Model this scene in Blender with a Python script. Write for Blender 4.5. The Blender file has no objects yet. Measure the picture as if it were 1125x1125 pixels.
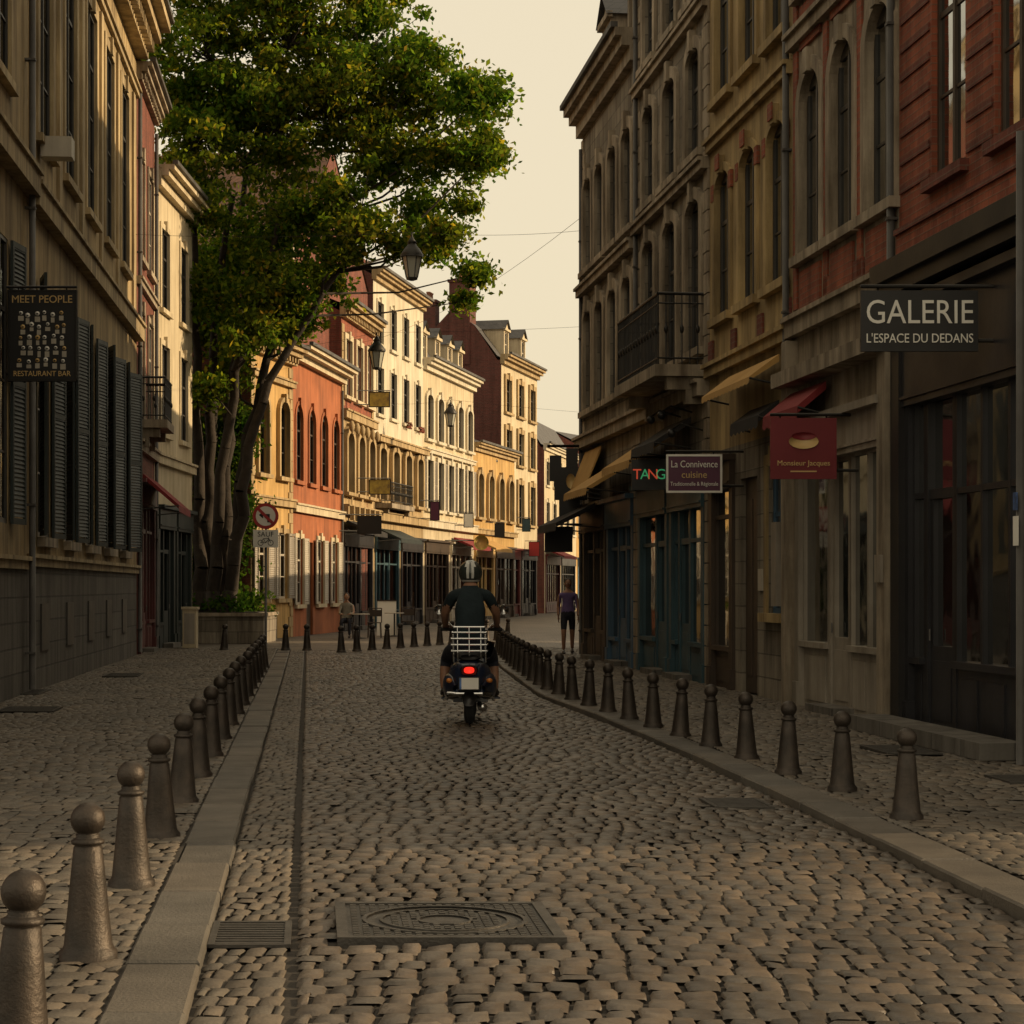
import bpy, math, random
import numpy as np
from mathutils import Vector
random.seed(7); rng=np.random.default_rng(7)
S=bpy.context.scene
S.view_settings.view_transform='Standard'; S.view_settings.look='None'; S.view_settings.exposure=0
COL=S.collection

# ------------------------------------------------------------------ materials
def mixc(nt,fac,a,b,mode='MIX'):
    n=nt.nodes.new('ShaderNodeMix'); n.data_type='RGBA'; n.blend_type=mode
    for i,v in ((0,fac),(6,a),(7,b)):
        if isinstance(v,(float,int)): n.inputs[i].default_value=v
        elif isinstance(v,tuple): n.inputs[i].default_value=(*v[:3],1)
        else: nt.links.new(v,n.inputs[i])
    return n.outputs[2]
def ramp(nt,src,stops):
    r=nt.nodes.new('ShaderNodeValToRGB'); nt.links.new(src,r.inputs[0])
    el=r.color_ramp.elements
    while len(el)<len(stops): el.new(.5)
    for e,(p,c) in zip(el,stops): e.position=p; e.color=(*c,1)
    return r.outputs[0]
def noise(nt,vec,scale,detail=6,rough=.6):
    n=nt.nodes.new('ShaderNodeTexNoise'); n.inputs['Scale'].default_value=scale
    n.inputs['Detail'].default_value=detail; n.inputs['Roughness'].default_value=rough
    nt.links.new(vec,n.inputs['Vector']); return n.outputs[0]
def mat(name,c1,c2=None,ns=1.5,rough=.85,bump=.25,bs=25,metal=0,streak=0.,brick=None,island=0.,coat=0,emit=None,patch=0):
    m=bpy.data.materials.new(name); m.use_nodes=True; nt=m.node_tree; b=nt.nodes['Principled BSDF']
    c2=c2 or tuple(x*.7 for x in c1)
    tc=nt.nodes.new('ShaderNodeTexCoord'); ob=tc.outputs['Object']
    n1=noise(nt,ob,ns)
    f=ramp(nt,n1,[(.32,(0,0,0)),(.68,(1,1,1))])
    hgt=None
    if brick:
        w,h,mc,ms=brick
        br=nt.nodes.new('ShaderNodeTexBrick'); nt.links.new(tc.outputs['UV'],br.inputs['Vector'])
        br.inputs['Scale'].default_value=1; br.inputs['Brick Width'].default_value=w; br.inputs['Row Height'].default_value=h
        br.inputs['Mortar Size'].default_value=ms; br.inputs['Mortar Smooth'].default_value=.3
        br.inputs['Color1'].default_value=(*c1,1); br.inputs['Color2'].default_value=(*c2,1); br.inputs['Mortar'].default_value=(*mc,1)
        col=mixc(nt,.35,br.outputs[0],mixc(nt,f,c1,c2))
        hgt=br.outputs[1]
    else: col=mixc(nt,f,c1,c2)
    if island:
        g=nt.nodes.new('ShaderNodeNewGeometry')
        v=ramp(nt,g.outputs['Random Per Island'],[(0,(1-island,)*3),(.3,(1-island*.2,1-island*.1,1-island*.0)),(.6,(1-island*.4,1-island*.5,1-island*.6)),(1,(1+island*.6,1+island*.5,1+island*.4))])
        col=mixc(nt,1.,col,v,'MULTIPLY')
    if patch:
        p=ramp(nt,noise(nt,ob,.55,5,.6),[(.38,(1-patch,1-patch*1.05,1-patch*1.1)),(.62,(1.12,1.1,1.08))]); col=mixc(nt,1.,col,p,'MULTIPLY')
    if streak:
        mp=nt.nodes.new('ShaderNodeMapping'); mp.inputs['Scale'].default_value=(2.5,2.5,.25); nt.links.new(ob,mp.inputs[0])
        s1=noise(nt,mp.outputs[0],1.6,8,.65)
        sr=ramp(nt,s1,[(.35,(1-streak,1-streak*1.05,1-streak*1.1)),(.6,(1,1,1))])
        col=mixc(nt,1.,col,sr,'MULTIPLY')
    nt.links.new(col,b.inputs['Base Color'])
    n2=noise(nt,ob,bs,5)
    rr=nt.nodes.new('ShaderNodeMapRange'); nt.links.new(n1,rr.inputs[0]); rr.inputs[3].default_value=max(0.02,rough-.12); rr.inputs[4].default_value=min(1,rough+.12)
    nt.links.new(rr.outputs[0],b.inputs['Roughness']); b.inputs['Metallic'].default_value=metal
    if coat: b.inputs['Coat Weight'].default_value=coat
    if bump:
        bp=nt.nodes.new('ShaderNodeBump'); bp.inputs['Strength'].default_value=bump; bp.inputs['Distance'].default_value=.02
        nt.links.new(n2,bp.inputs['Height']); last=bp
        if hgt:
            b2=nt.nodes.new('ShaderNodeBump'); b2.invert=True; b2.inputs['Strength'].default_value=.6; b2.inputs['Distance'].default_value=.012
            nt.links.new(hgt,b2.inputs['Height']); nt.links.new(bp.outputs[0],b2.inputs['Normal']); last=b2
        nt.links.new(last.outputs[0],b.inputs['Normal'])
    if emit:
        b.inputs['Emission Color'].default_value=(*emit[:3],1); b.inputs['Emission Strength'].default_value=emit[3]
    return m
def glassmat(name,tint,ior=1.5):
    m=bpy.data.materials.new(name); m.use_nodes=True; nt=m.node_tree; nt.nodes.clear()
    o=nt.nodes.new('ShaderNodeOutputMaterial'); mx=nt.nodes.new('ShaderNodeMixShader'); fr=nt.nodes.new('ShaderNodeFresnel'); fr.inputs[0].default_value=ior
    t=nt.nodes.new('ShaderNodeBsdfTransparent'); t.inputs[0].default_value=(*tint,1)
    g=nt.nodes.new('ShaderNodeBsdfGlossy'); g.inputs['Roughness'].default_value=.05; g.inputs[0].default_value=(.45,.46,.46,1)
    tc=nt.nodes.new('ShaderNodeTexCoord'); bp=nt.nodes.new('ShaderNodeBump'); bp.inputs['Strength'].default_value=.12; bp.inputs['Distance'].default_value=.05
    nt.links.new(noise(nt,tc.outputs['Object'],1.3,2),bp.inputs['Height']); nt.links.new(bp.outputs[0],g.inputs['Normal'])
    nt.links.new(fr.outputs[0],mx.inputs[0]); nt.links.new(t.outputs[0],mx.inputs[1]); nt.links.new(g.outputs[0],mx.inputs[2]); nt.links.new(mx.outputs[0],o.inputs[0])
    return m
GLASS=glassmat('window_glass',(.5,.52,.5),1.45)
m_brick_o=mat('orange_brick',(.38,.10,.045),(.22,.055,.03),brick=(.22,.075,(.2,.13,.09),.008),streak=.45)
m_brick_r=mat('red_brick',(.23,.06,.037),(.13,.035,.025),brick=(.22,.075,(.16,.11,.08),.009),streak=.45)
m_brick_d=mat('dark_brick',(.15,.04,.03),(.09,.028,.02),brick=(.22,.075,(.12,.08,.06),.009),streak=.3)
m_stone=mat('grey_stone',(.33,.29,.23),(.16,.138,.108),brick=(.6,.32,(.09,.078,.06),.012),streak=.65,ns=1.2)
m_stone2=mat('pale_stone',(.45,.385,.295),(.28,.235,.175),streak=.6,ns=1.3,patch=.25)
m_ochre=mat('ochre_render',(.52,.39,.19),(.38,.28,.135),streak=.5,ns=.9,patch=.25)
m_beige=mat('beige_render',(.46,.355,.185),(.34,.255,.135),streak=.55,ns=.8,patch=.25)
m_beiget=mat('beige_trim',(.50,.40,.23),(.37,.29,.17),streak=.55,ns=1.,patch=.25)
m_cream=mat('cream_render',(.62,.53,.37),(.5,.42,.28),streak=.3,ns=.7)
m_white=mat('white_render',(.66,.60,.47),(.54,.48,.36),streak=.3,ns=.7)
m_yel=mat('yellow_render',(.58,.37,.14),(.46,.29,.10),streak=.4,ns=.8)
m_oran=mat('orange_render',(.44,.145,.055),(.33,.105,.04),streak=.4,ns=.8,patch=.2)
m_goldst=mat('golden_stone',(.50,.37,.20),(.36,.26,.13),streak=.5,ns=1.)
m_plinth=mat('plinth_stone',(.16,.147,.13),(.095,.087,.077),brick=(.8,.35,(.04,.036,.033),.016),streak=.5)
m_slate=mat('slate_roof',(.075,.07,.07),(.045,.043,.045),brick=(.25,.2,(.03,.03,.03),.012),rough=.6)
m_tile=mat('tile_roof',(.20,.10,.06),(.13,.065,.04),brick=(.22,.26,(.06,.035,.025),.02),streak=.3)
m_blk=mat('black_paint',(.018,.017,.018),(.012,.011,.011),rough=.45,bump=.05)
m_char=mat('charcoal_paint',(.028,.028,.033),(.016,.016,.02),rough=.42,bump=.08,streak=.3)
m_teal=mat('teal_paint',(.04,.10,.13),(.028,.07,.09),rough=.5,bump=.08,streak=.3)
m_blue=mat('blue_paint',(.06,.13,.21),(.045,.095,.155),rough=.5,bump=.08,streak=.3)
m_grn=mat('dark_green_paint',(.012,.022,.022),(.008,.015,.015),rough=.55,bump=.08)
m_red=mat('dark_red_paint',(.12,.018,.018),(.07,.012,.012),rough=.5,bump=.08)
m_redaw=mat('red_canvas',(.22,.02,.024),(.15,.015,.017),rough=.9,bump=.1)
m_yelaw=mat('ochre_canvas',(.5,.3,.10),(.4,.23,.07),rough=.9,bump=.1)
m_blkaw=mat('black_canvas',(.025,.022,.022),(.015,.014,.014),rough=.9,bump=.1)
m_wht=mat('white_joinery',(.5,.46,.38),(.4,.36,.3),rough=.5,bump=.05,streak=.2)
m_grywood=mat('grey_joinery',(.36,.32,.265),(.26,.23,.19),rough=.55,bump=.08,streak=.4)
m_brown=mat('brown_joinery',(.06,.04,.027),(.04,.027,.018),rough=.5,bump=.1)
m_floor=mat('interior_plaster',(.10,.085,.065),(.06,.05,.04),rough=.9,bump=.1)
m_dkw=mat('dark_joinery',(.05,.045,.04),(.033,.03,.027),rough=.5,bump=.05)
m_curt=mat('net_curtain',(.30,.275,.23),(.2,.18,.15),ns=6,rough=.95,bump=.1)
m_iron=mat('wrought_iron',(.02,.02,.02),(.03,.026,.022),rough=.5,metal=.5,bump=.1)
m_zinc=mat('zinc_pipe',(.12,.115,.11),(.065,.06,.056),rough=.6,metal=.3,bump=.1,streak=.3)
m_boll=mat('bollard_iron',(.075,.058,.046),(.035,.03,.026),ns=7,rough=.5,metal=.5,bump=.25,bs=60,streak=.4)
m_int=mat('interior_goods',(.3,.2,.1),(.08,.05,.04),ns=3,rough=.8,island=.6)
m_sett=mat('sett_stone',(.138,.115,.092),(.074,.062,.052),ns=9,rough=.46,bump=.35,bs=45,island=.42,patch=.25)
m_sett2=mat('pavement_sett',(.155,.133,.106),(.098,.083,.068),ns=8,rough=.6,bump=.35,bs=50,island=.34,patch=.25)
m_slab=mat('kerb_granite',(.135,.122,.104),(.088,.079,.068),ns=3,rough=.58,bump=.5,bs=60,island=.28,patch=.25)
m_joint=mat('joint_dirt',(.04,.032,.025),(.024,.02,.016),ns=5,rough=.95,bump=.4)
m_castiron=mat('cast_iron_cover',(.085,.078,.07),(.05,.046,.042),ns=8,rough=.5,metal=.5,bump=.3,bs=70)
m_chrome=mat('chrome',(.7,.7,.7),(.6,.6,.6),rough=.2,metal=1,bump=0)
m_rub=mat('rubber',(.015,.015,.015),(.02,.02,.02),rough=.8,bump=.2,bs=80)
m_scoot=mat('navy_paint',(.01,.018,.045),(.008,.014,.035),rough=.3,bump=0,coat=.6)
m_seat=mat('black_leather',(.02,.018,.018),(.015,.014,.014),rough=.55,bump=.15,bs=90)
m_tail=mat('tail_light',(.6,.02,.01),(.5,.01,.01),rough=.3,bump=0,emit=(1,.03,.015,1.3))
m_indic=mat('indicator_amber',(.6,.2,.03),rough=.3,bump=0)
m_skin=mat('skin',(.34,.18,.11),(.28,.145,.09),ns=10,rough=.55,bump=.05)
m_tee=mat('dark_teal_shirt',(.008,.020,.026),(.006,.014,.018),ns=8,rough=.9,bump=.5,bs=10)
m_purp=mat('purple_top',(.16,.11,.27),(.11,.075,.2),ns=8,rough=.9,bump=.4,bs=14)
m_jean=mat('dark_jeans',(.02,.022,.035),(.014,.015,.025),ns=8,rough=.9,bump=.4,bs=14)
m_shoe=mat('shoe_leather',(.03,.022,.018),rough=.6)
m_hair=mat('brown_hair',(.03,.018,.01),(.015,.009,.006),ns=20,rough=.6,bump=.5,bs=60)
m_helm=mat('helmet_shell',(.035,.042,.038),(.028,.034,.03),rough=.25,bump=0,coat=.5)
m_hwht=mat('helmet_stripe',(.7,.7,.66),rough=.3,bump=0)
m_eye=mat('eye',(.02,.015,.01),rough=.2,bump=0)
m_signw=mat('sign_white',(.8,.78,.72),(.74,.72,.66),rough=.5,bump=.02)
m_signr=mat('sign_red',(.42,.03,.03),(.36,.025,.025),rough=.5,bump=.02)
m_signb=mat('sign_black',(.014,.013,.014),(.01,.01,.01),rough=.5,bump=.02)
m_signm=mat('sign_maroon',(.10,.02,.06),(.085,.017,.05),rough=.5,bump=.02)
m_signred=mat('sign_crimson',(.18,.011,.018),(.14,.009,.014),rough=.6,bump=.02)
m_gold=mat('sign_gold',(.62,.43,.18),(.55,.37,.15),rough=.5,bump=.02)
m_green=mat('sign_green',(.05,.3,.12),rough=.5,bump=.02,emit=(.1,.8,.3,.2))
m_redl=mat('sign_lit_red',(.5,.05,.03),rough=.5,bump=.02,emit=(1,.12,.05,.3))
m_poster=mat('poster_blue',(.10,.22,.55),(.02,.03,.06),ns=6,rough=.5,bump=.02)
m_postery=mat('poster_yellow',(.6,.45,.08),(.2,.14,.05),ns=5,rough=.5,bump=.02)
m_bark=mat('bark',(.042,.030,.021),(.02,.015,.011),ns=5,rough=.95,bump=1.,bs=14,streak=.3)
m_lglass=mat('lantern_glass',(.42,.42,.36),(.35,.35,.3),rough=.15,bump=0)
m_terra=mat('terracotta',(.3,.12,.06),(.2,.08,.045),rough=.8)
m_flow=mat('red_flowers',(.35,.03,.03),(.04,.07,.02),ns=9,rough=.8,island=.4)

def leafmat(name,stops,tr=.5):
    m=bpy.data.materials.new(name); m.use_nodes=True; nt=m.node_tree; nt.nodes.clear()
    o=nt.nodes.new('ShaderNodeOutputMaterial'); mx=nt.nodes.new('ShaderNodeMixShader'); mx.inputs[0].default_value=tr
    d=nt.nodes.new('ShaderNodeBsdfDiffuse'); t=nt.nodes.new('ShaderNodeBsdfTranslucent')
    g=nt.nodes.new('ShaderNodeNewGeometry'); tc=nt.nodes.new('ShaderNodeTexCoord')
    c=ramp(nt,g.outputs['Random Per Island'],stops)
    n=ramp(nt,noise(nt,tc.outputs['Object'],.5,3),[(.35,(.65,.9,.6)),(.65,(1.15,1.0,.7))])
    c=mixc(nt,1.,c,n,'MULTIPLY')
    nt.links.new(c,d.inputs[0]); c2=mixc(nt,1.,c,(1.9,2.1,.9),'MULTIPLY'); nt.links.new(c2,t.inputs[0])
    nt.links.new(d.outputs[0],mx.inputs[1]); nt.links.new(t.outputs[0],mx.inputs[2]); nt.links.new(mx.outputs[0],o.inputs[0]); return m
m_leaf=leafmat('leaves',[(0,(.035,.06,.016)),(.5,(.08,.115,.025)),(.88,(.17,.18,.035)),(1,(.28,.19,.045))],.55)
m_ivy=leafmat('ivy_leaves',[(0,(.02,.04,.012)),(.6,(.05,.08,.02)),(1,(.09,.10,.03))])

# ------------------------------------------------------------------ builder
class Bd:
    def __init__(s,name,o=(0,0,0),t=(1,0),n=(0,1)):
        s.name=name; s.o=Vector(o); s.t=Vector((*t,0)).normalized(); s.n=Vector((*n,0)).normalized(); s.b={}; s.rev=.1; s.pf=1.
        s.e=bpy.data.objects.new(name,None); s.e.location=s.o; s.e.empty_display_size=.3; COL.objects.link(s.e)
    def W(s,p): return s.t*p[0]+s.n*p[1]+Vector((0,0,p[2]))
    def bk(s,m,sm=False):
        return s.b.setdefault((m.name,sm),[m,[],[],[]])
    def face(s,m,pts,sm=False):
        k=s.bk(m,sm); i=len(k[1])
        for p in pts: k[1].append(s.W(p)[:]); k[3].append((p[0]+p[1],p[2]))
        k[2].append(tuple(range(i,i+len(pts))))
    def mesh(s,m,vs,fs,sm=True):
        k=s.bk(m,sm); i=len(k[1])
        for p in vs: k[1].append(s.W(p)[:]); k[3].append((p[0]+p[1],p[2]))
        for f in fs: k[2].append(tuple(a+i for a in f))
    def box(s,m,a0,a1,b0,b1,c0,c1):
        vs=[(a,b,c) for c in (c0,c1) for b in (b0,b1) for a in (a0,a1)]
        s.mesh(m,vs,[(0,1,3,2),(4,5,7,6),(0,1,5,4),(2,3,7,6),(0,2,6,4),(1,3,7,5)],False)
    def tube(s,m,p,q,r0,r1=None,seg=8,sm=True,cap=True):
        r1=r0 if r1 is None else r1
        p=Vector(p);q=Vector(q);d=(q-p)
        if d.length<1e-6: return
        d.normalize(); x=d.orthogonal().normalized(); y=d.cross(x)
        vs=[];
        for c,r in ((p,r0),(q,r1)):
            for i in range(seg):
                a=2*math.pi*i/seg; vs.append(tuple(c+x*math.cos(a)*r+y*math.sin(a)*r))
        fs=[(i,(i+1)%seg,seg+(i+1)%seg,seg+i) for i in range(seg)]
        if cap: fs+= [tuple(range(seg)),tuple(range(seg,2*seg))]
        s.mesh(m,vs,fs,sm)
    def path(s,m,pts,rs,seg=8):
        for i in range(len(pts)-1): s.tube(m,pts[i],pts[i+1],rs[i],rs[i+1],seg,True,i in(0,len(pts)-2))
    def lathe(s,m,c,prof,seg=20,axis='z',sm=True,rot=0):
        vs=[];
        for r,z in prof:
            for i in range(seg):
                a=2*math.pi*i/seg+rot; x,y=r*math.cos(a),r*math.sin(a)
                v={'z':(x,y,z),'y':(x,z,y),'x':(z,x,y)}[axis]; vs.append((c[0]+v[0],c[1]+v[1],c[2]+v[2]))
        n=len(prof); fs=[(j*seg+i,j*seg+(i+1)%seg,(j+1)*seg+(i+1)%seg,(j+1)*seg+i) for j in range(n-1) for i in range(seg)]
        fs+=[tuple(range(seg)),tuple(range((n-1)*seg,n*seg))]
        s.mesh(m,vs,fs,sm)
    def ball(s,m,c,rx,ry=None,rz=None,seg=16,rings=10):
        ry=ry or rx; rz=rz or rx; vs=[]
        for j in range(rings+1):
            th=math.pi*j/rings
            for i in range(seg):
                a=2*math.pi*i/seg; vs.append((c[0]+rx*math.sin(th)*math.cos(a),c[1]+ry*math.sin(th)*math.sin(a),c[2]-rz*math.cos(th)))
        s.mesh(m,vs,[(j*seg+i,j*seg+(i+1)%seg,(j+1)*seg+(i+1)%seg,(j+1)*seg+i) for j in range(rings) for i in range(seg)])
    def loft(s,m,secs,seg=22,pw=2.6):
        vs=[]
        for (y,cx,cz,rx,rz) in secs:
            for i in range(seg):
                a=2*math.pi*i/seg; c,d=math.cos(a),math.sin(a)
                vs.append((cx+rx*math.copysign(abs(c)**(2/pw),c),y,cz+rz*math.copysign(abs(d)**(2/pw),d)))
        n=len(secs); fs=[(j*seg+i,j*seg+(i+1)%seg,(j+1)*seg+(i+1)%seg,(j+1)*seg+i) for j in range(n-1) for i in range(seg)]
        fs+=[tuple(range(seg)),tuple(range((n-1)*seg,n*seg))]
        s.mesh(m,vs,fs)
    def text(s,m,txt,size,p,al='CENTER',ang=0,sx=1,wid=None):
        c=bpy.data.curves.new('t','FONT'); c.body=txt; c.size=size; c.align_x=al; c.align_y='CENTER'; c.extrude=.004; c.resolution_u=4
        o=bpy.data.objects.new('t',c); COL.objects.link(o); dg=bpy.context.evaluated_depsgraph_get()
        me=bpy.data.meshes.new_from_object(o.evaluated_get(dg)); bpy.data.objects.remove(o)
        me.materials.clear(); me.materials.append(m); k=bpy.data.objects.new('lettering',me); COL.objects.link(k)
        if wid:
            xs=[v.co.x for v in me.vertices]; sx=wid/(max(xs)-min(xs))
        k.parent=s.e; k.location=s.W(p); k.rotation_euler=(math.radians(90),0,ang); k.scale=(sx,1,1)
    def done(s):
        for (nm,sm),(m,vs,fs,uv) in s.b.items():
            me=bpy.data.meshes.new(nm); me.from_pydata(vs,[],fs); me.materials.append(m)
            ul=me.uv_layers.new(name='UVMap'); li=np.empty(len(me.loops),dtype=np.int32); me.loops.foreach_get('vertex_index',li)
            ul.data.foreach_set('uv',np.array(uv,dtype=np.float32)[li].ravel())
            if sm: me.polygons.foreach_set('use_smooth',np.ones(len(me.polygons),dtype=bool))
            o=bpy.data.objects.new(nm,me); COL.objects.link(o); o.parent=s.e
        return s.e
    # ---------- facade pieces
    def wall(s,m,u0,u1,v0,v1,ops,rev=.22,d=0,rm=None):
        rm=rm or m
        us=sorted(set([u0,u1]+[x for o in ops for x in o[:2] if u0<x<u1])); vs=sorted(set([v0,v1]+[x for o in ops for x in o[2:4] if v0<x<v1]))
        for i in range(len(us)-1):
            for j in range(len(vs)-1):
                a=(us[i]+us[i+1])/2; c=(vs[j]+vs[j+1])/2
                if any(o[0]<a<o[1] and o[2]<c<o[3] for o in ops): continue
                s.face(m,[(us[i],d,vs[j]),(us[i+1],d,vs[j]),(us[i+1],d,vs[j+1]),(us[i],d,vs[j+1])])
        for o in ops:
            a,b,c,e=o[:4]; ar=o[4] if len(o)>4 else 0; dr=d-rev
            pts=[(a,e-ar)]
            if ar:
                w=(b-a)/2
                for k in range(1,12):
                    th=math.pi*(1-k/12); pts.append((a+w+w*math.cos(th),e-ar+ar*math.sin(th)))
            pts.append((b,e-ar))
            if ar:
                h=len(pts)//2
                for k in range(len(pts)-1):
                    cn=(a,e) if k<h else (b,e)
                    s.face(m,[(cn[0],d,cn[1]),(pts[k][0],d,pts[k][1]),(pts[k+1][0],d,pts[k+1][1])])
            for k in range(len(pts)-1):
                (x0,z0),(x1,z1)=pts[k],pts[k+1]; s.face(rm,[(x0,d,z0),(x1,d,z1),(x1,dr,z1),(x0,dr,z0)])
            s.face(rm,[(a,d,c),(a,d,e-ar),(a,dr,e-ar),(a,dr,c)]); s.face(rm,[(b,d,c),(b,d,e-ar),(b,dr,e-ar),(b,dr,c)]); s.face(rm,[(a,d,c),(b,d,c),(b,dr,c),(a,dr,c)])
    def window(s,a,b,c,e,fm,rev=.22,d=0,bars=2,curt=None,arch=0):
        y=d-rev; f=.05; m=(a+b)/2
        s.box(fm,a,a+f,y-.03,y+.03,c,e); s.box(fm,b-f,b,y-.03,y+.03,c,e); s.box(fm,a+f,b-f,y-.03,y+.03,c,c+f+.02); s.box(fm,a+f,b-f,y-.03,y+.028,e-f-arch*.3,e)
        s.box(fm,m-.03,m+.03,y-.02,y+.033,c+f,e-f)
        for k in range(1,bars+1):
            z=c+(e-c)*k/(bars+1); w=.015 if k<bars else .03
            s.box(fm,a+f,m-.03,y-.02,y+.015,z-w,z+w); s.box(fm,m+.03,b-f,y-.02,y+.015,z-w,z+w)
        s.face(GLASS,[(a,y,c),(b,y,c),(b,y,e),(a,y,e)])
        if curt is None: curt=random.random()
        if curt<.3:
            w=(b-a)*.25
            s.face(m_curt,[(a,y-.12,c),(a+w,y-.12,c),(a+w*.6,y-.12,e),(a,y-.12,e)]); s.face(m_curt,[(b,y-.12,c),(b-w,y-.12,c),(b-w*.6,y-.12,e),(b,y-.12,e)])
        elif curt<.45: s.face(m_curt,[(a,y-.1,c),(b,y-.1,c),(b,y-.1,c+(e-c)*.5),(a,y-.1,c+(e-c)*.5)])
        elif curt<.52: s.face(m_curt,[(a,y-.1,c+(e-c)*.4),(b,y-.1,c+(e-c)*.4),(b,y-.1,e),(a,y-.1,e)])
    def surround(s,m,a,b,c,e,w=.14,pr=.06,arch=0,key=True,sill=True,d=0):
        if arch:
            W=(b-a)/2; cx=(a+b)/2; zz=e-arch; N=12
            for k in range(N):
                t0,t1=math.pi*(1-k/N),math.pi*(1-(k+1)/N)
                P=[(cx+(W+q)*math.cos(t),zz+(arch+q)*math.sin(t)) for t in (t0,t1) for q in (0.003,w)]
                f=[(P[0][0],d+pr,P[0][1]),(P[1][0],d+pr,P[1][1]),(P[3][0],d+pr,P[3][1]),(P[2][0],d+pr,P[2][1])]
                s.face(m,f); s.face(m,[(P[1][0],d,P[1][1]),f[1],f[2],(P[3][0],d,P[3][1])]); s.face(m,[(P[0][0],d,P[0][1]),f[0],f[3],(P[2][0],d,P[2][1])])
        else: s.box(m,a-w,b+w,d+.001,d+pr,e+.002,e+w)
        s.box(m,a-w,a-.003,d+.001,d+pr,c,e-arch); s.box(m,b+.003,b+w,d+.001,d+pr,c,e-arch)
        if key: s.box(m,(a+b)/2-.09,(a+b)/2+.09,d+.001,d+pr+.05,e-.03,e+w+.1)
        if sill: s.box(m,a-w-.05,b+w+.05,d-.05,d+pr+.07,c-.12,c-.002)
    def cornice(s,m,u0,u1,v,pr=.35,h=.4,dent=True,d=0):
        s.box(m,u0,u1,d-.05,d+pr*.35,v-h,v-h*.55); s.box(m,u0,u1,d-.05,d+pr*.72,v-h*.55,v-h*.25); s.box(m,u0,u1,d-.05,d+pr,v-h*.25,v)
        if dent:
            x=u0+.1
            while x<u1-.15: s.box(m,x,x+.1,d+.001,d+pr*.55,v-h*.9,v-h*.555); x+=.3
    def shutter(s,m,a,b,c,e,hinge='b',op=.5,slats=True):
        D=(lambda u:.03+op*(b-u)) if hinge=='b' else (lambda u:.03+op*(u-a))
        def sb(u0,u1,z0,z1,t0=.0,t1=.04):
            vs=[(u,D(u)+t,z) for z in (z0,z1) for t in (t0,t1) for u in (u0,u1)]
            s.mesh(m,vs,[(0,1,3,2),(4,5,7,6),(0,1,5,4),(2,3,7,6),(0,2,6,4),(1,3,7,5)],False)
        sb(a,a+.05,c,e); sb(b-.05,b,c,e)
        for z in (c,(c+e)/2-.04,e-.08): sb(a+.05,b-.05,z,z+.08,.002,.038)
        if slats:
            z=c+.1
            while z<e-.1:
                for q0,q1 in ((.036,.016),(.004,.022)): s.face(m,[(a+.05,D(a+.05)+q0,z),(b-.05,D(b-.05)+q0,z),(b-.05,D(b-.05)+q1,z+.055),(a+.05,D(a+.05)+q1,z+.055)])
                z+=.06
    def shop(s,u0,u1,v1,fm,door=None,riser=.6,fas=.5,tr=.55,mw=.9,d=0,goods=True,sm=None):
        y=d-.06
        s.box(fm,u0-.06,u1+.06,y,d+.09,v1-fas,v1); s.box(fm,u0-.1,u1+.1,y,d+.2,v1,v1+.09); s.box(fm,u0-.02,u1+.02,d+.09,d+.115,v1-fas+.07,v1-fas+.1)
        for a in (u0-.06,u1-.14): s.box(fm,a,a+.2,y,d+.05,.03,v1-fas); s.box(fm,a-.02,a+.22,d-.1,d+.08,.02,.35)
        spans=[(u0+.14,u1-.14)]
        if door is not None:
            a,b=u0+door,u0+door+.95; spans=[q for q in ((u0+.14,a),(b,u1-.14)) if q[1]-q[0]>.25]
            s.box(fm,a,a+.1,y-.1,y+.05,.05,v1-fas); s.box(fm,b-.1,b,y-.1,y+.05,.05,v1-fas); s.box(fm,a+.1,b-.1,y-.08,y+.02,.05,.95); s.box(fm,a+.2,b-.2,y+.02,y+.035,.2,.8)
            s.box(fm,a+.1,b-.1,y-.08,y+.03,v1-fas-tr-.05,v1-fas-tr+.05); s.box(fm,a+.1,a+.19,y-.08,y+.02,.95,v1-fas-tr-.05); s.box(fm,b-.19,b-.1,y-.08,y+.02,.95,v1-fas-tr-.05)
            s.face(GLASS,[(a+.1,y-.03,.95),(b-.1,y-.03,.95),(b-.1,y-.03,v1-fas),(a+.1,y-.03,v1-fas)]); s.box(m_plinth,a-.1,b+.1,y-.3,d+.25,0,.14)
            s.tube(m_zinc,(b-.16,y+.05,1.0),(b-.16,y+.05,1.12),.01)
        for a,b in spans:
            s.box(fm,a,b,y-.05,d-.02,.02,riser); s.box(fm,a,b,y-.05,d+.05,riser,riser+.07)
            n=max(1,round((b-a)/mw))
            for k in range(n+1):
                x=a+(b-a)*k/n; s.box(fm,x-.03,x+.03,y-.02,y+.05,riser+.07,v1-fas)
            for k in range(n): s.box(fm,a+(b-a)*k/n+.12,a+(b-a)*(k+1)/n-.12,d-.02,d-.005,.14,riser-.1)
            s.box(fm,a,b,y-.021,y+.047,v1-fas-tr-.03,v1-fas-tr+.03)
            s.face(GLASS,[(a,y,riser+.07),(b,y,riser+.07),(b,y,v1-fas),(a,y,v1-fas)])
            if goods:
                x=a+.15
                while x<b-.3:
                    w=random.uniform(.12,.35); h=random.uniform(.15,.9); s.box(m_int,x,x+w,y-.5,y-.15,riser,riser+h); x+=w+random.uniform(.05,.25)
                s.box(m_int,a,b,y-.7,y-.1,riser-.1,riser-.02)
                if random.random()<.5: x=random.uniform(a,b-.35); s.box(random.choice((m_postery,m_signw,m_curt,m_poster)),x,x+.3,y-.06,y-.05,riser+.4,riser+.85)
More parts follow.
